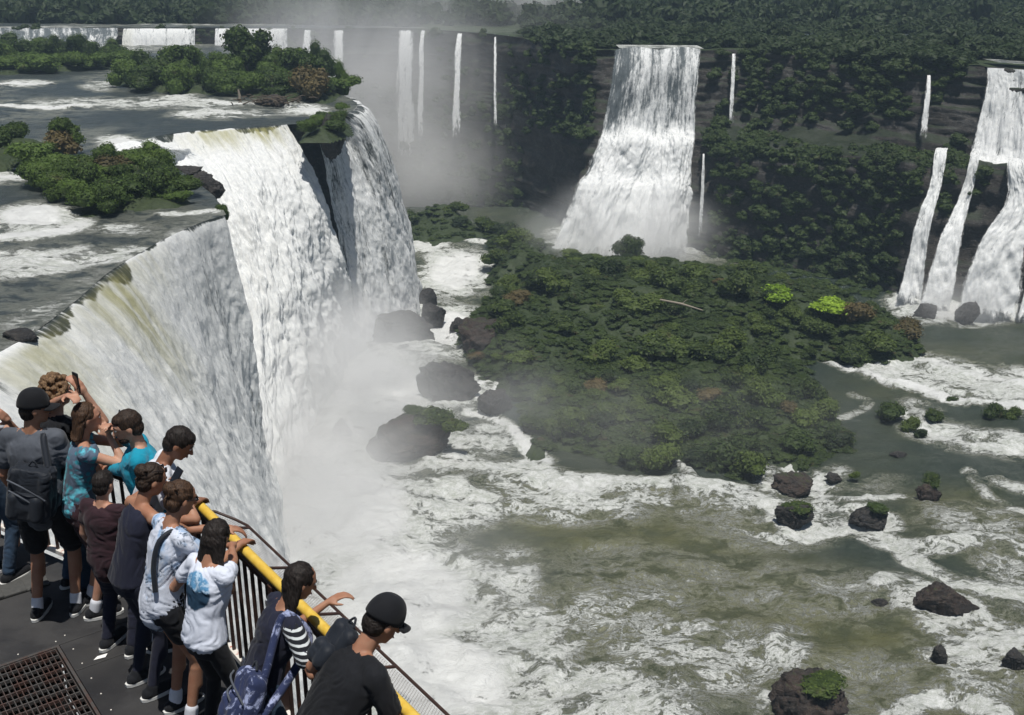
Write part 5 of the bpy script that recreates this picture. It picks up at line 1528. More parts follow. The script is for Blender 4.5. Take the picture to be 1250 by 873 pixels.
PEOPLE = {}
def person(label, xy, face, H=1.74, lean=8, hipback=.0, sidelean=0, head=(0, 0), hands=(None, None), poles=(None, None), curl=(25, 25), skin='tan', female=False, hair='short', hairc='black',
           top='black', sleeve=.45, topdrop=0.0, bottom='black', legs='long', shoe='black', feet=((.11, .0), (-.11, .0)), cap=None, glasses=None, strap=None, voxel=.008, bare=False, sleevemat=None, zoff=0, elbowbend=None, beard=False, key=None):
    """face: heading in degrees from +X; hands: (left, right) world targets of the wrists or None; head: (yaw to the left, pitch down)"""
    s = H / 1.75
    base = np.array((xy[0], xy[1], ZD + .002 + zoff))
    root = empty('person', base, label, 'person', 'visitors crowded along the deck railing')
    a = math.radians(face); fwd = np.array((math.cos(a), math.sin(a), 0)); left = np.array((-fwd[1], fwd[0], 0)); up = np.array((0, 0, 1.))
    le = math.radians(lean); sl_ = math.radians(sidelean)
    sp = nrm(up * math.cos(le) + fwd * math.sin(le) + left * math.sin(sl_)); sf = nrm(np.cross(left, sp)) if False else nrm(fwd - sp * (fwd @ sp)); ls = nrm(np.cross(sp, sf))
    hip = base + up * .93 * s - fwd * hipback
    W = (.93 if female else 1.0) * s
    neck = hip + sp * .535 * s
    sh = [hip + sp * .475 * s + ls * .175 * W * q + sf * .01 for q in (1, -1)]
    hj = [hip + left * .095 * s * q - up * .02 for q in (1, -1)]
    # head
    hy, hp = math.radians(head[0]), math.radians(head[1])
    hf0 = nrm(fwd * math.cos(hy) + left * math.sin(hy)); hl = np.array((-hf0[1], hf0[0], 0))
    hf = nrm(hf0 * math.cos(hp) - up * math.sin(hp)); hu = nrm(np.cross(hf, hl))
    hb = neck + sp * .055 * s + hf0 * .018
    hc = hb + hu * .105 * s + hf * .018 * s
    A = [hl, hf, hu]
    parts = [ellip(hc + hu * .018 * s, A, (.074 * s, .094 * s, .098 * s)), ellip(hc + hf * .022 * s - hu * .045 * s, A, (.056 * s, .068 * s, .066 * s)), ellip(hc + hf * .058 * s - hu * .088 * s, A, (.026 * s, .022 * s, .020 * s)),
             capsule(hc + hf * .090 * s + hu * .008 * s, hc + hf * .108 * s - hu * .026 * s, .009 * s, .014 * s, 8), ellip(hc + hf * .078 * s + hu * .030 * s, A, (.048 * s, .014 * s, .010 * s)),
             ellip(hc + hf * .082 * s - hu * .060 * s, A, (.024 * s, .012 * s, .010 * s))]
    for q in (1, -1):
        parts.append(ellip(hc + hl * .077 * s * q - hf * .004 - hu * .006, [nrm(hl * .9 - hf * .35 * q), nrm(hf * .95 + hu * .1), hu], (.009 * s, .020 * s, .032 * s)))
    parts += [capsule(neck - sp * .03, hc - hu * .06 * s - hf * .02 * s, .054 * W, .051 * W), capsule(neck - sp * .03 + ls * .02, sh[0] + sp * .012, .050 * W, .046 * W), capsule(neck - sp * .03 - ls * .02, sh[1] + sp * .012, .050 * W, .046 * W)]
    hwm, wst, chw = (.165, .125, .148) if female else (.160, .142, .168)
    def torso(g, z0=-.02, z1=.50):
        S = [(z0 - .03, hwm * .82, .095), (0.0, hwm, .118), (.10, (hwm + wst) / 2, .108), (.19, wst, .098), (.30, chw * .96, .112), (.38, chw, .118), (.45, chw * .93, .100), (.50, .10, .070)]
        out = []
        for z, w, d in S:
            f = min(max((z / .3), 0), 1)
            sd = nrm(left * (1 - f) + ls * f); fr = nrm(fwd * (1 - f) + sf * f)
            c = hip + sp * z * s if z > 0 else hip + up * z * s
            out.append((c + fr * (.012 if z > .25 else -.006), sd, fr, w * W + g, d * W + g))
        return ringloft(out)
    parts.append(torso(0))
    if female:
        for q in (1, -1): parts.append(ellip(hip + sp * .345 * s + ls * .070 * q * s + sf * .098 * s, [ls, sf, sp], (.058 * s, .050 * s, .055 * s)))
    # arms
    arms = []
    for i, q in enumerate((1, -1)):
        tgt = hands[i]
        if tgt is None:
            tgt = sh[i] - up * .50 * s + fwd * .10 * s + left * q * .06
        pole = poles[i] if poles[i] is not None else (-up * .8 - fwd * .5 + left * q * .5)
        el, wr = ik(sh[i], tgt, .285 * s, .25 * s, pole)
        arms.append((sh[i], el, wr))
        parts += [capsule(sh[i], el, .048 * W, .036 * W), capsule(el, wr, .037 * W, .024 * W), capsule(el, el + (wr - el) * .45, .039 * W, .034 * W)]
        fd = nrm(wr - el)
        palm = -up if abs(fd[2]) < .75 else -left * q
        parts += hand_parts(wr, fd + np.array((0, 0, -.15)), palm, q * (1 if True else -1), curl[i], s)
    # legs
    lg = []
    for i, q in enumerate((1, -1)):
        ft = base + left * feet[i][0] + fwd * feet[i][1]
        kn, an = ik(hj[i], ft + up * .085 * s, .43 * s, .425 * s, fwd + left * q * .15)
        lg.append((hj[i], kn, an, ft))
        parts += [capsule(hj[i] - up * .01, kn, .082 * W, .052 * W), capsule(kn, an, .050 * W, .034 * W), capsule(kn - up * .06 * s - fwd * .012, kn - up * .19 * s - fwd * .015, .050 * W, .040 * W)]
        parts.append(capsule(an - up * .035, ft + fwd * .13 + up * .03, .034, .026))
    body = link_w('body', fuse('body', parts, voxel, 5), SK[skin], root, base)
    # face details
    for q in (1, -1):
        e = fuse('eye', [ellip(hc + hf * .083 * s + hl * .030 * q * s + hu * .012 * s, A, (.0115 * s, .008 * s, .0075 * s))], .002, 1)
        link_w('eye', e, M_EYE, root, base)
        link_w('eyebrow', fuse('eyebrow', [capsule(hc + hf * .090 * s + hl * .016 * q * s + hu * .033 * s, hc + hf * .080 * s + hl * .046 * q * s + hu * .033 * s, .0045 * s, .0035 * s, 8)], .002, 1), HM[hairc if hairc != 'curly' else 'brown'], root, base)
    link_w('mouth', fuse('mouth', [ellip(hc + hf * .0925 * s - hu * .060 * s, A, (.022 * s, .006 * s, .006 * s))], .002, 1), M_LIP, root, base)
    # shirt
    sp_parts = [torso(.016)]
    if sleeve > .3:
        for q in (1, -1): sp_parts.append(capsule(neck - sp * .052 + ls * .02 * q, sh[0 if q > 0 else 1] + sp * .010, .064 * W, .060 * W))
    if topdrop: sp_parts.append(capsule(hip - up * .0, hip - up * topdrop, hwm * .93 * W, hwm * .98 * W, sq=.72, side=left))
    if sleeve > 0:
        for i, q in enumerate((1, -1)):
            S0, E0, W0 = arms[i]
            sp_parts.append(capsule(neck - sp * .062 + ls * q * .035, S0 + sp * .004, .050 * W, .060 * W))
            if sleeve <= 1:
                c0 = S0 + (E0 - S0) * sleeve
                sp_parts.append(capsule(S0, c0, .062 * W, .060 * W)); sp_parts.append(capsule(S0 + (c0 - S0) * .6, c0 + nrm(E0 - S0) * .012, .054 * W, .048 * W))
            else:
                sp_parts.append(capsule(S0, E0, .062 * W, .050 * W)); sp_parts.append(capsule(E0, E0 + (W0 - E0) * (sleeve - 1), .050 * W, .040 * W))
    elif not bare:
        for q in (1, -1): sp_parts.append(capsule(neck - sp * .09 + ls * q * .075 + sf * .02, neck - sp * .045 + ls * q * .085, .030, .030))
    if sleevemat:
        sl_p = [q_ for q_ in sp_parts[5:]]
        for q_, (S0, E0, W0) in zip((1, -1), arms):
            c0 = S0 + (E0 - S0) * (sleeve + .05)
            link_w('sleeve', fuse('sleeve', [capsule(S0 + (E0 - S0) * .02, c0, .068 * W, .066 * W)], .0095, 4, .006, 11, 4), CL[sleevemat], root, base)
    link_w('shirt', fuse('shirt', sp_parts, .0095, 5, .011, 11, hash(label) % 97), CL[top], root, base)
    # legs wear
    bp = [ringloft([(hip - up * .10 * s, left, fwd, hwm * .86 * W + .012, .098 * W + .012), (hip, left, fwd, hwm * W + .012, .118 * W + .012), (hip + sp * .085 * s, left, fwd, (hwm * .95) * W + .009, .108 * W + .009)])]
    for i in (0, 1):
        h_, kn, an, ft = lg[i]
        if legs == 'long':
            bp += [capsule(h_, kn, .094 * W, .066 * W), capsule(kn, an + up * .02, .064 * W, .052 * W)]
        elif legs == 'tight':
            bp += [capsule(h_, kn, .088 * W, .058 * W), capsule(kn, an, .056 * W, .040 * W), capsule(kn - up * .06 * s - fwd * .012, kn - up * .19 * s - fwd * .015, .056 * W, .046 * W)]
        elif legs == 'shorts':
            bp += [capsule(h_, h_ + (kn - h_) * .86, .100 * W, .084 * W)]
        elif legs == 'mini':
            bp += [capsule(h_, h_ + (kn - h_) * .45, .098 * W, .088 * W)]
    link_w('shorts' if legs in ('shorts', 'mini') else 'trousers', fuse('trousers', bp, .010, 4, .004 if legs == 'tight' else .010, 9, 5), CL[bottom], root, base)
    # shoes
    for i in (0, 1):
        h_, kn, an, ft = lg[i]
        sh_p = [capsule(ft + up * .045 - fwd * .035, ft + up * .040 + fwd * .15, .045, .038, sq=.9), capsule(ft + up * .045 - fwd * .01, an - up * .0, .045, .042)]
        so = link_w('shoe', fuse('shoe', sh_p, .006, 3), CL[shoe], root, base)
        V, Q, T = ringloft([(ft + up * .003 + fwd * .055, left, fwd, .046, .145), (ft + up * .026 + fwd * .055, left, fwd, .046, .147)])
        me = bpy.data.meshes.new('sole'); me.from_pydata((V - base).tolist(), [], [tuple(f) for f in Q + T]); me.materials.append(M_SOLE)
        link('sole', me, M_SOLE, so)
        if legs in ('shorts', 'mini'):
            link_w('sock', fuse('sock', [capsule(an - up * .01, an + nrm(kn - an) * .055, .044, .043)], .006, 2), CL['white'] if shoe == 'black' else CL['charcoal'], root, base)
    # hair
    rr = np.random.default_rng(abs(hash(label)) % 1000 if False else len(label) * 7)
    hp_ = []
    sh_off = -.012
    hp_.append(ellip(hc + hu * .032 * s - hf * .016 * s, A, (.083 * s, .094 * s, .094 * s)))
    hp_.append(ellip(hc - hf * .045 * s - hu * .020 * s, A, (.073 * s, .060 * s, .072 * s)))
    if hair == 'short':
        hp_.append(ellip(hc + hu * .066 * s + hf * .022 * s, A, (.062 * s, .066 * s, .046 * s)))
    if hair == 'curly':
        for _ in range(150):
            d = nrm(rr.normal(size=3) + [0, 0, .3] - .0 * hf)
            if d @ hf > .55 and d @ hu < .35: continue
            c = hc + hu * .030 * s - hf * .018 * s + d * np.array([.095, .105, .10]) * s * rr.uniform(.95, 1.15)
            hp_.append(ellip(c, A, (.017 * s * rr.uniform(.7, 1.3),) * 3))
    if hair in ('long', 'longer', 'bob'):
        L = {'long': .13, 'longer': .26, 'bob': .02}[hair]
        back = -(sf * .6 + hf * .4)
        for i in range(46):
            th = rr.uniform(-1.25, 1.25)
            st = hc + hl * math.sin(th) * .074 * s - hf * math.cos(th) * .072 * s + hu * rr.uniform(-.04, .05) * s
            mid = hc - up * .125 * s + hl * math.sin(th) * .082 * s - nrm(sf + hf) * (.055 + .040 * math.cos(th)) * s
            en = mid - nrm(up + sp * .9) * L * rr.uniform(.75, 1.08) * s + ls * rr.normal() * .014 * s + hl * math.sin(th) * .012 - sf * .028 * s
            hp_ += [capsule(st, mid, .027 * s, .024 * s, 8), capsule(mid, en, .023 * s, .010 * s, 8)]
    if hair == 'updo':
        hp_.append(ellip(hc - hf * .085 * s + hu * .060 * s, A, (.054 * s, .048 * s, .050 * s)))
        for i in range(16):
            d = nrm(-hf * 1.0 + hl * rr.normal() * .6 + hu * rr.normal() * .4)
            hp_.append(capsule(hc + hu * .05 * s - hf * .08 * s, hc + hu * .05 * s + d * rr.uniform(.10, .14) * s, .010, .005, 8))
    if beard:
        hp_.append(ellip(hc + hf * .048 * s - hu * .078 * s, A, (.052 * s, .046 * s, .034 * s)))
    ho = link_w('hair', fuse('hair', hp_, .0055, 2 if hair != 'curly' else 0, .006 if hair != 'curly' else .004, 26, 3), HM[hairc], root, base)
    if cap:
        cc = hc + hu * .026 * s - hf * .010 * s
        n = 20; V = []
        for v_ in np.linspace(.02, 1.62, 12):
            for u_ in np.linspace(0, 2 * math.pi, n + 1)[:-1]:
                r = math.sin(min(v_, 1.57)); z = math.cos(v_) if v_ < 1.57 else -(v_ - 1.57) * .9
                r = r ** .8; V.append(cc + hl * math.cos(u_) * r * .0865 * s + hf * math.sin(u_) * r * .104 * s + hu * z * .118 * s)
        V = np.array(V); Q = [(i * n + j, i * n + (j + 1) % n, (i + 1) * n + (j + 1) % n, (i + 1) * n + j) for i in range(11) for j in range(n)]
        me = bpy.data.meshes.new('cap'); me.from_pydata((V - base).tolist(), [], Q)
        co = link('cap', me, CL[cap], root)
        for p_ in me.polygons: p_.use_smooth = True
        md = co.modifiers.new('t', 'SOLIDIFY'); md.thickness = .004; md.offset = 1
        Vb = []
        for t_ in np.linspace(0, 1, 7):
            for w_ in np.linspace(-1, 1, 11):
                f_ = .088 + .085 * t_ * math.sqrt(max(0, 1 - .75 * w_ * w_)) - .030 * w_ * w_
                Vb.append(cc + hl * w_ * .082 * s * (1 - .10 * t_) + hf * f_ * s + hu * (-.004 - .016 * w_ * w_ - .012 * t_) * s)
        me = bpy.data.meshes.new('brim'); me.from_pydata((np.array(Vb) - base).tolist(), [], [tuple(f) for f in grid_faces(11, 7).tolist()])
        for p_ in me.polygons: p_.use_smooth = True
        bo = link('brim', me, CL[cap], co); md = bo.modifiers.new('t', 'SOLIDIFY'); md.thickness = .005
        bt = fuse('cap_button', [ellip(cc + hu * .113 * s, A, (.008, .008, .005))], .002, 1); link_w('button', bt, CL[cap], co, base)
    if glasses:
        up_ = .0 if glasses == 'worn' else .075
        gp = hc + hu * (.014 + up_) * s + hf * (.092 - up_ * .35) * s
        g = [ellip(gp + hl * .031 * q * s, A, (.026 * s, .006 * s, .019 * s)) for q in (1, -1)] + [capsule(gp - hl * .01, gp + hl * .01, .003, .003, 6)]
        g += [capsule(gp + hl * .056 * q * s, gp + hl * .082 * q * s - hf * .095 * s, .0032, .0030, 6) for q in (1, -1)]
        link_w('sunglasses', fuse('sunglasses', g, .0025, 1), M_LENS, root, base)
    info = dict(root=root, base=base, hip=hip, sp=sp, sf=sf, ls=ls, sh=sh, arms=arms, fwd=fwd, left=left, up=up, s=s, W=W, neck=neck, hc=hc, hf=hf, hu=hu, hl=hl)
    if strap:                                 # a strap across one shoulder, lying over the shirt
        q = 1 if strap[0] == 'L' else -1
        pts = [hip + sp * z * s + ls * q * x * W + sf * y * W for z, x, y in ((.12, .10, .128), (.30, .085, .142), (.42, .080, .128), (.485, .082, .085), (.520, .085, .02), (.505, .086, -.06), (.44, .085, -.122), (.30, .10, -.142), (.14, .13, -.125))]
        V, Q = tapered(catmull(pts, 40), [.016] * 40, 10)
        o = link('strap', mesh_np('strap', V - base, Q), CL['bag'], root)
    PEOPLE[key or label] = info
    return info

def backpack(info, label, size=(.15, .085, .22), mat='bag', off_=(0, -.21, .26), tilt=0.0, piping=True, strapside=(1, -1)):
    """a pack hanging on somebody's back: main bag, front pocket, straps, handle"""
    hip, sp, sf, ls, s = (info[k_] for k_ in ('hip', 'sp', 'sf', 'ls', 's'))
    c = hip + ls * off_[0] + sf * off_[1] + sp * off_[2]
    A = [nrm(ls + sp * tilt), sf, nrm(sp - ls * tilt)]
    root = empty('backpack', c, label, 'backpack')
    def rb(cc, r):
        # rounded box from corner capsules
        out = []
        for x in (-1, 1):
            for y in (-1, 1):
                a = cc + A[0] * x * (r[0] - .045) + A[1] * y * max(r[1] - .045, .004)
                out.append(capsule(a - A[2] * (r[2] - .05), a + A[2] * (r[2] - .06), .050, .045))
        out.append(ringloft([(cc - A[2] * (r[2] - .01), A[0], A[1], r[0] - .02, max(r[1] - .02, .02)), (cc, A[0], A[1], r[0], r[1]), (cc + A[2] * (r[2] - .02), A[0], A[1], r[0] - .03, max(r[1] - .02, .02))]))
        return out
    link_w('main_bag', fuse('main_bag', rb(c, size), .009, 4, .010, 9, 2), CL[mat], root, c)
    pk = link_w('front_pocket', fuse('front_pocket', rb(c - A[1] * (size[1] + .012) - A[2] * size[2] * .32, (size[0] * .82, .045, size[2] * .55)), .009, 4, .006, 9, 3), CL[mat], root, c)
    V, Q = tapered(catmull([c + A[0] * -.03 + A[2] * (size[2] - .01), c + A[2] * (size[2] + .03), c + A[0] * .03 + A[2] * (size[2] - .01)], 10), [.007] * 10, 8)
    link('handle', mesh_np('handle', V - c, Q), CL['bag'], root)
    if piping:
        for dz, wd in ((.10, .9), (.02, .8)):
            yy = -(size[1] + .052)
            V, Q = tapered(catmull([c + A[0] * size[0] * -wd + A[1] * (yy + .045) + A[2] * (dz - .10), c + A[1] * (yy - .008) + A[2] * dz, c + A[0] * size[0] * wd + A[1] * (yy + .045) + A[2] * (dz + .01)], 14), [.006] * 14, 6)
            link('zip', mesh_np('zip', V - c, Q), CL['grey'], root)
    for q in strapside:
        pts = [c + A[0] * q * size[0] * .55 + A[2] * (size[2] - .03) + A[1] * size[1] * .6, info['neck'] - sp * .030 + ls * q * .105 * s - sf * .05, info['neck'] - sp * .015 + ls * q * .11 * s + sf * .02, hip + sp * .40 * s + ls * q * .115 * s + sf * .145, hip + sp * .22 * s + ls * q * .15 * s + sf * .11, c + A[0] * q * size[0] * .9 - A[2] * (size[2] - .05) + A[1] * size[1] * .5]
        V, Q = tapered(catmull(pts, 36), [.024] * 36, 8)
        link('strap', mesh_np('strap', V - c, Q), CL[mat], root)
    return root

def phone(p, d, u, label, case=None):
    """a phone at p facing direction d with its long side along u"""
    d = nrm(d); u = nrm(np.array(u) - d * (np.array(u) @ d)); t = np.cross(d, u)
    root = empty('phone', p, label, 'phone')
    def bx(w, h, th, o):
        V = np.array([t * x * w + u * y * h + d * (z * th + o) for z in (-1, 1) for x, y in ((-1, -1), (1, -1), (1, 1), (-1, 1))])
        return V, np.array([(0, 3, 2, 1), (4, 5, 6, 7), (0, 1, 5, 4), (1, 2, 6, 5), (2, 3, 7, 6), (3, 0, 4, 7)])
    o = flat_mesh('case', [bx(.037, .075, .0045, 0)], M_PLAST, None, .004); o.parent = root
    o = flat_mesh('screen', [bx(.033, .069, .0006, -.0053)], M_LENS, None); o.parent = root
    return root

def dpx(px, py, z): return PZ(px, py, ZD + z)
RAIL = lambda a, z=1.14, b=0.0: DK(a, b, z)     # a wrist resting on the handrail

def picture_tee(info, c_off, r, base, blue, dark):
    """a round printed picture on the back of a shirt"""
    c = info['hip'] + info['ls'] * c_off[0] + info['sf'] * c_off[1] + info['sp'] * c_off[2] - info['base']
    k = NT('picture_tee'); p = k.coord('Object')
    v = k.n('ShaderNodeVectorMath', operation='SUBTRACT'); k.set(v.inputs[0], p); v.inputs[1].default_value = tuple(c)
    ln = k.n('ShaderNodeVectorMath', operation='LENGTH'); k.set(ln.inputs[0], v.outputs[0])
    m = k.maprange(k.math('ADD', ln.outputs['Value'], k.math('MULTIPLY', k.noise(p, 20, 3, .6), .03)), r, r + .012, 1, 0)
    sz = k.n('ShaderNodeSeparateXYZ'); k.set(sz.inputs[0], v.outputs[0])
    hill = k.maprange(k.math('ADD', sz.outputs[2], k.math('MULTIPLY', k.noise(p, 26, 4, .7), -.12)), -.07, -.05, 1, 0)
    pic = k.mix(hill, k.mix(k.maprange(k.noise(p, 34, 4, .7), .45, .6), blue, (.45, .60, .75)), dark)
    col = k.mix(m, base, pic)
    w = k.noise(p, 220, 2, .5)
    return k.done(k.bsdf(col, .85, .2, k.bump(w, .25, .002)))

# A: man with the cap, at the bottom of the photo
A_ = person('man in black t-shirt and black cap looking down over the rail, nearest the camera', DK(2.74, .30)[:2], 36.6, 1.78, lean=34, hipback=.13, head=(-6, 34),
            hands=(DK(2.36, -.02, 1.15), DK(3.22, .02, 1.15)), poles=(np.array((-.3, .5, -.6)), np.array((.5, -.2, -.75))), skin='tan', top='black', sleeve=.62, bottom='charcoal', cap='black', glasses='worn', voxel=.007, key='A')
backpack(A_, 'charcoal backpack slung on the left shoulder of the man in the black cap', (.095, .05, .15), 'bag', (.15, -.03, .475), .15, piping=False, strapside=(1,))
# B: woman with long black hair and striped top
B_ = person('woman with long black hair in a striped off-shoulder top, one hand over the rail', DK(2.02, .34)[:2], 30, 1.62, lean=22, hipback=.06, head=(-4, 24), female=True,
            hands=(DK(1.90, -.10, 1.15), DK(2.34, .02, 1.15)), poles=(np.array((.1, .3, -.9)), np.array((.3, -.6, -.6))), skin='tan', top='navy', sleevemat='stripe', sleeve=.62, bottom='denim', legs='tight', hair='longer', hairc='black', voxel=.007, key='B')
bg_ = backpack(B_, 'navy bag with a pale blue print behind the woman in stripes', (.12, .06, .17), 'bagprint', (-.17, -.13, .03), -.2, piping=True, strapside=(-1,))
# C: woman with straight black hair in the white and blue tee
C_ = person('woman with straight black hair and a white tee with a blue picture on its back', DK(1.35, .43)[:2], 52, 1.58, lean=10, hipback=.02, head=(14, 30), female=True,
            hands=(DK(.92, .36, 1.16), DK(1.02, .10, 1.20)), poles=(np.array((-.5, .3, -.6)), np.array((1.0, .1, -.25))), skin='tan', top='blueprint', sleeve=.52, topdrop=.0, bottom='black', legs='tight', hair='long', hairc='black', voxel=.007, key='C')
_m = picture_tee(C_, (.0, -.13, .33), .135, (.60, .64, .74), (.10, .26, .45), (.02, .05, .09))
for ch in C_['root'].children:
    if ch.name.startswith('shirt'): ch.data.materials[0] = _m
# D: person in tie-dyed tee with arms on the rail
D_ = person('person in white tie-dyed tee with a dark strap, forearms stretched over the yellow rail', DK(.92, .50)[:2], 42, 1.70, lean=13, hipback=.05, head=(0, 20), female=True,
            hands=(DK(.72, .03, 1.16), DK(.98, .03, 1.16)), poles=(np.array((-.3, .5, -.5)), np.array((.4, -.5, -.6))), skin='tan', top='whiteprint', sleeve=.42, topdrop=.05, bottom='black', legs='mini', hair='updo', hairc='brown', strap='R', glasses='worn', key='D')
# E: woman in the dark tank top with sunglasses on her head
E_ = person('woman with bare tattooed shoulders and sunglasses on her dark hair, holding out a phone', DK(.48, .60)[:2], 44, 1.66, lean=16, hipback=.0, head=(-8, 20), female=True,
            hands=(dpx(199, 590, 1.42), dpx(222, 598, 1.38)), poles=(np.array((-.6, .2, -.4)), np.array((.4, -.6, -.5))), skin='tan', top='navy', sleeve=0, bottom='navy', legs='tight', hair='updo', hairc='dark', glasses='raised', key='E')
phone(dpx(214, 584, 1.45), (.5, .6, -.5), (.2, 0, 1), 'black phone held out low over the rail by the woman in the tank top')
# F: man in the white tee
F_ = person('man with short black hair in a white tee bending over the corner of the rail', DK(.0, .33)[:2], 14, 1.76, lean=24, hipback=.04, head=(-8, 34),
            hands=(DK(-.04, .06, 1.18), DK(.26, .05, 1.16)), poles=(np.array((-.4, .5, -.6)), np.array((.2, -.8, -.5))), skin='brown', top='white', sleeve=.55, bottom='charcoal', legs='shorts', hair='short', hairc='black', key='F')
# G: bearded man in turquoise
G_ = person('bearded man in a turquoise shirt standing with his back to the falls', (-2.60, 7.0), 196, 1.74, lean=1, hipback=.0, head=(8, 14),
            hands=(dpx(116, 574, 1.12), dpx(139, 522, 1.50)), poles=(np.array((.5, -.5, -.5)), np.array((-.2, .8, -.6))), skin='light', top='teal', sleeve=1.55, bottom='maroon', legs='shorts', hair='short', hairc='dark', beard=True, key='G')
# H: woman in the patterned tank
H_ = person('brown-haired woman in a blue patterned sleeveless top raising her phone', (-3.17, 7.16), 25, 1.70, lean=10, head=(-4, 4), female=True,
            hands=(dpx(140, 524, 1.47), dpx(133, 532, 1.44)), poles=(np.array((.2, .6, -.7)), np.array((.3, -.5, -.8))), skin='light', top='tank', sleeve=.16, bottom='maroon', legs='shorts', hair='bob', hairc='brown', key='H')
phone(dpx(145, 514, 1.56), (.85, .35, -.2), (0, 0, 1), 'phone raised in both hands of the woman in the patterned top')
# I: curly haired person with both arms up
I_ = person('curly-haired person in a black top holding a phone high above the others', (-3.40, 7.44), 50, 1.78, lean=4, head=(0, 0),
            hands=(dpx(86, 479, 1.78), dpx(104, 481, 1.74)), poles=(np.array((-.7, .4, -.3)), np.array((.9, .0, -.5))), skin='light', top='black', sleeve=.6, bottom='denim', hair='curly', hairc='curly', key='I')
phone(dpx(93, 467, 1.84), (.6, .7, 0), (0, 0, 1), 'black phone held up highest of all, beside the curly head')
# J: man in grey with the cap and pack
J_ = person('man in grey t-shirt, black cap and long black shorts seen from behind', (-3.42, 7.12), 88, 1.80, lean=2, head=(-62, 6),
            hands=(None, dpx(101, 620, .82)), poles=(None, np.array((.6, -.4, -.4))), skin='tan', top='grey', sleeve=.66, topdrop=.07, bottom='black', legs='shorts', cap='black', hair='short', hairc='black', feet=((.14, -.05), (-.12, .03)), key='J')
backpack(J_, 'dark backpack with grey zips on the man in the grey shirt', (.15, .09, .21), 'bag', (-.05, -.21, .17), .18, strapside=(-1,))
person('dark-haired child in a maroon top half hidden between the taller people', (-2.80, 6.66), 70, 1.40, lean=2, head=(0, 5), skin='light', top='maroon', sleeve=.5, topdrop=.05, bottom='navy', hair='short', hairc='black', key='L', voxel=.009)
# K: person half out of the frame
K_ = person('person in jeans with one bare arm raised, half out of the left edge', (-4.08, 7.62), 60, 1.72, lean=6, head=(0, 5), female=True,
            hands=(None, dpx(12, 516, 1.42)), poles=(None, np.array((.8, 0, -.6))), skin='light', top='white', sleeve=.2, bottom='denim', hair='long', hairc='brown', key='K')
# small bag with orange cord by the legs
c = dpx(133, 668, .35)
root = empty('shoulder_bag', c, 'small black bag with an orange cord among the legs of the crowd', 'bag')
link_w('pouch', fuse('pouch', [ringloft([(c - np.array((0, 0, .10)), (1, 0, 0), (0, 1, 0), .09, .05), (c, (1, 0, 0), (0, 1, 0), .11, .06), (c + np.array((0, 0, .10)), (1, 0, 0), (0, 1, 0), .09, .04)])], .008, 3, .006, 12, 1), CL['bag'], root, c)
V, Q = tapered(catmull([c + np.array(q) for q in ((-.08, 0, .09), (-.06, 0, .30), (.0, .02, .48), (.05, 0, .30), (.08, 0, .09))], 24), [.010] * 24, 8)
link('cord', mesh_np('cord', V - c, Q), CL['orange'], root)
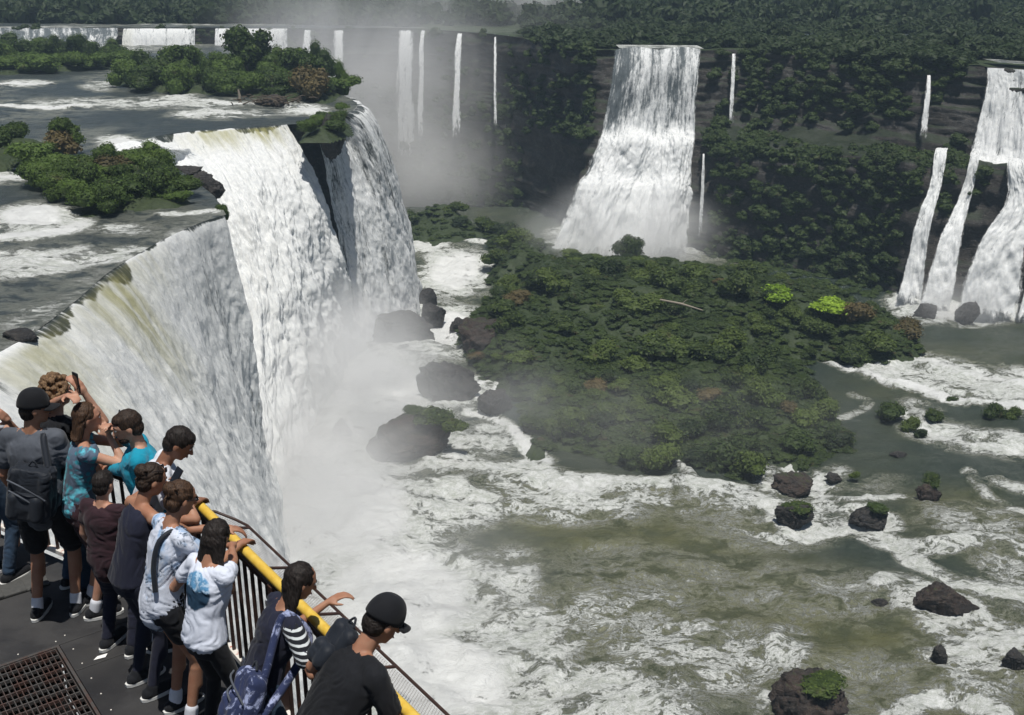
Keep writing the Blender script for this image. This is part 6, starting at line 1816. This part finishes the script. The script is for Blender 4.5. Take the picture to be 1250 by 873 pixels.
# ------------------------------------------------------------------ air and spray
def ico(name, sub=3):
    bm = bmesh.new(); bmesh.ops.create_icosphere(bm, subdivisions=sub, radius=1)
    me = bpy.data.meshes.new(name); bm.to_mesh(me); bm.free(); return me
def mist(c, r, density, label, seed=0, nscale=.09, contrast=(.32, .68), rz=0, flat=0.0):
    k = NT('spray')
    oc = k.coord('Object')
    ln = k.n('ShaderNodeVectorMath', operation='LENGTH'); k.set(ln.inputs[0], oc)
    fall_ = k.maprange(ln.outputs['Value'], 1.0, 0.1)
    nz = k.noise(k.mapping(k.pos(), loc=(seed * 7.3, seed * 3.1, 0), scale=(1, 1, .7)), nscale, 3, .55, .6)
    d = k.math('MULTIPLY', k.math('MULTIPLY', fall_, k.maprange(nz, *contrast)), density)
    v = k.n('ShaderNodeVolumePrincipled')
    v.inputs['Color'].default_value = (.99, .99, .99, 1); v.inputs['Anisotropy'].default_value = 0
    k.set(v.inputs['Density'], d)
    m = k.done(vol=v.outputs[0])
    o = link('mist', ico('mist'), m, kind='stuff', label=label)
    o.location = c; o.scale = r; o.rotation_euler.z = rz
    return o
mist((-18, 112, -49), (14, 38, 16), .19, 'white spray boiling up at the foot of the near falls', 1)
mist((-12, 72, -50), (20, 26, 14), .07, 'spray rising below the viewing deck', 2)
c = PD(755, 180, -47); mist(tuple(c), (22, 15, 14), .20, 'spray at the foot of the tall main fall', 3)
c = PD(450, 250, -30); mist(tuple(c), (46, 28, 36), .055, 'bank of spray filling the back of the gorge', 4, nscale=.05)
c = PD(470, 235, -46); mist(tuple(c), (36, 24, 20), .08, 'thick spray low in the back of the gorge', 5, nscale=.05)
c = PD(620, 300, -12); mist(tuple(c), (34, 30, 18), .05, 'plume of spray drifting above the forest', 6, nscale=.05)
c = PD(1170, 151, -48); mist(tuple(c), (12, 7, 5.5), .10, 'spray at the foot of the lower-tier falls', 7)
c = PZ(590, 480, -46); mist(tuple(c), (13, 20, 6), .035, 'thin spray drifting onto the island', 8, nscale=.12)
c = PZ(800, 520, -47); mist(tuple(c), (32, 16, 6), .018, 'thin spray drifting over the marsh', 9, nscale=.08)
c = PZ(395, 610, -50); mist(tuple(c), (11, 20, 9), .10, 'white spray hanging over the churned pool left of the rocks', 11, contrast=(.25, .6))
c = PD(560, 244, -30); mist(tuple(c), (56, 26, 30), .022, 'thin veil of spray across the back cliffs', 10, nscale=.04)
k = NT('air'); v = k.n('ShaderNodeVolumePrincipled')
v.inputs['Color'].default_value = (.60, .80, 1.0, 1); v.inputs['Density'].default_value = .00032; v.inputs['Anisotropy'].default_value = 0
m = k.done(vol=v.outputs[0])
bm = bmesh.new(); bmesh.ops.create_cube(bm, size=1); me = bpy.data.meshes.new('haze'); bm.to_mesh(me); bm.free()
h = link('haze', me, m, kind='stuff', label='faint bluish haze of spray over the gorge')
h.location = (60, 380, -19); h.scale = (1300, 1180, 80)
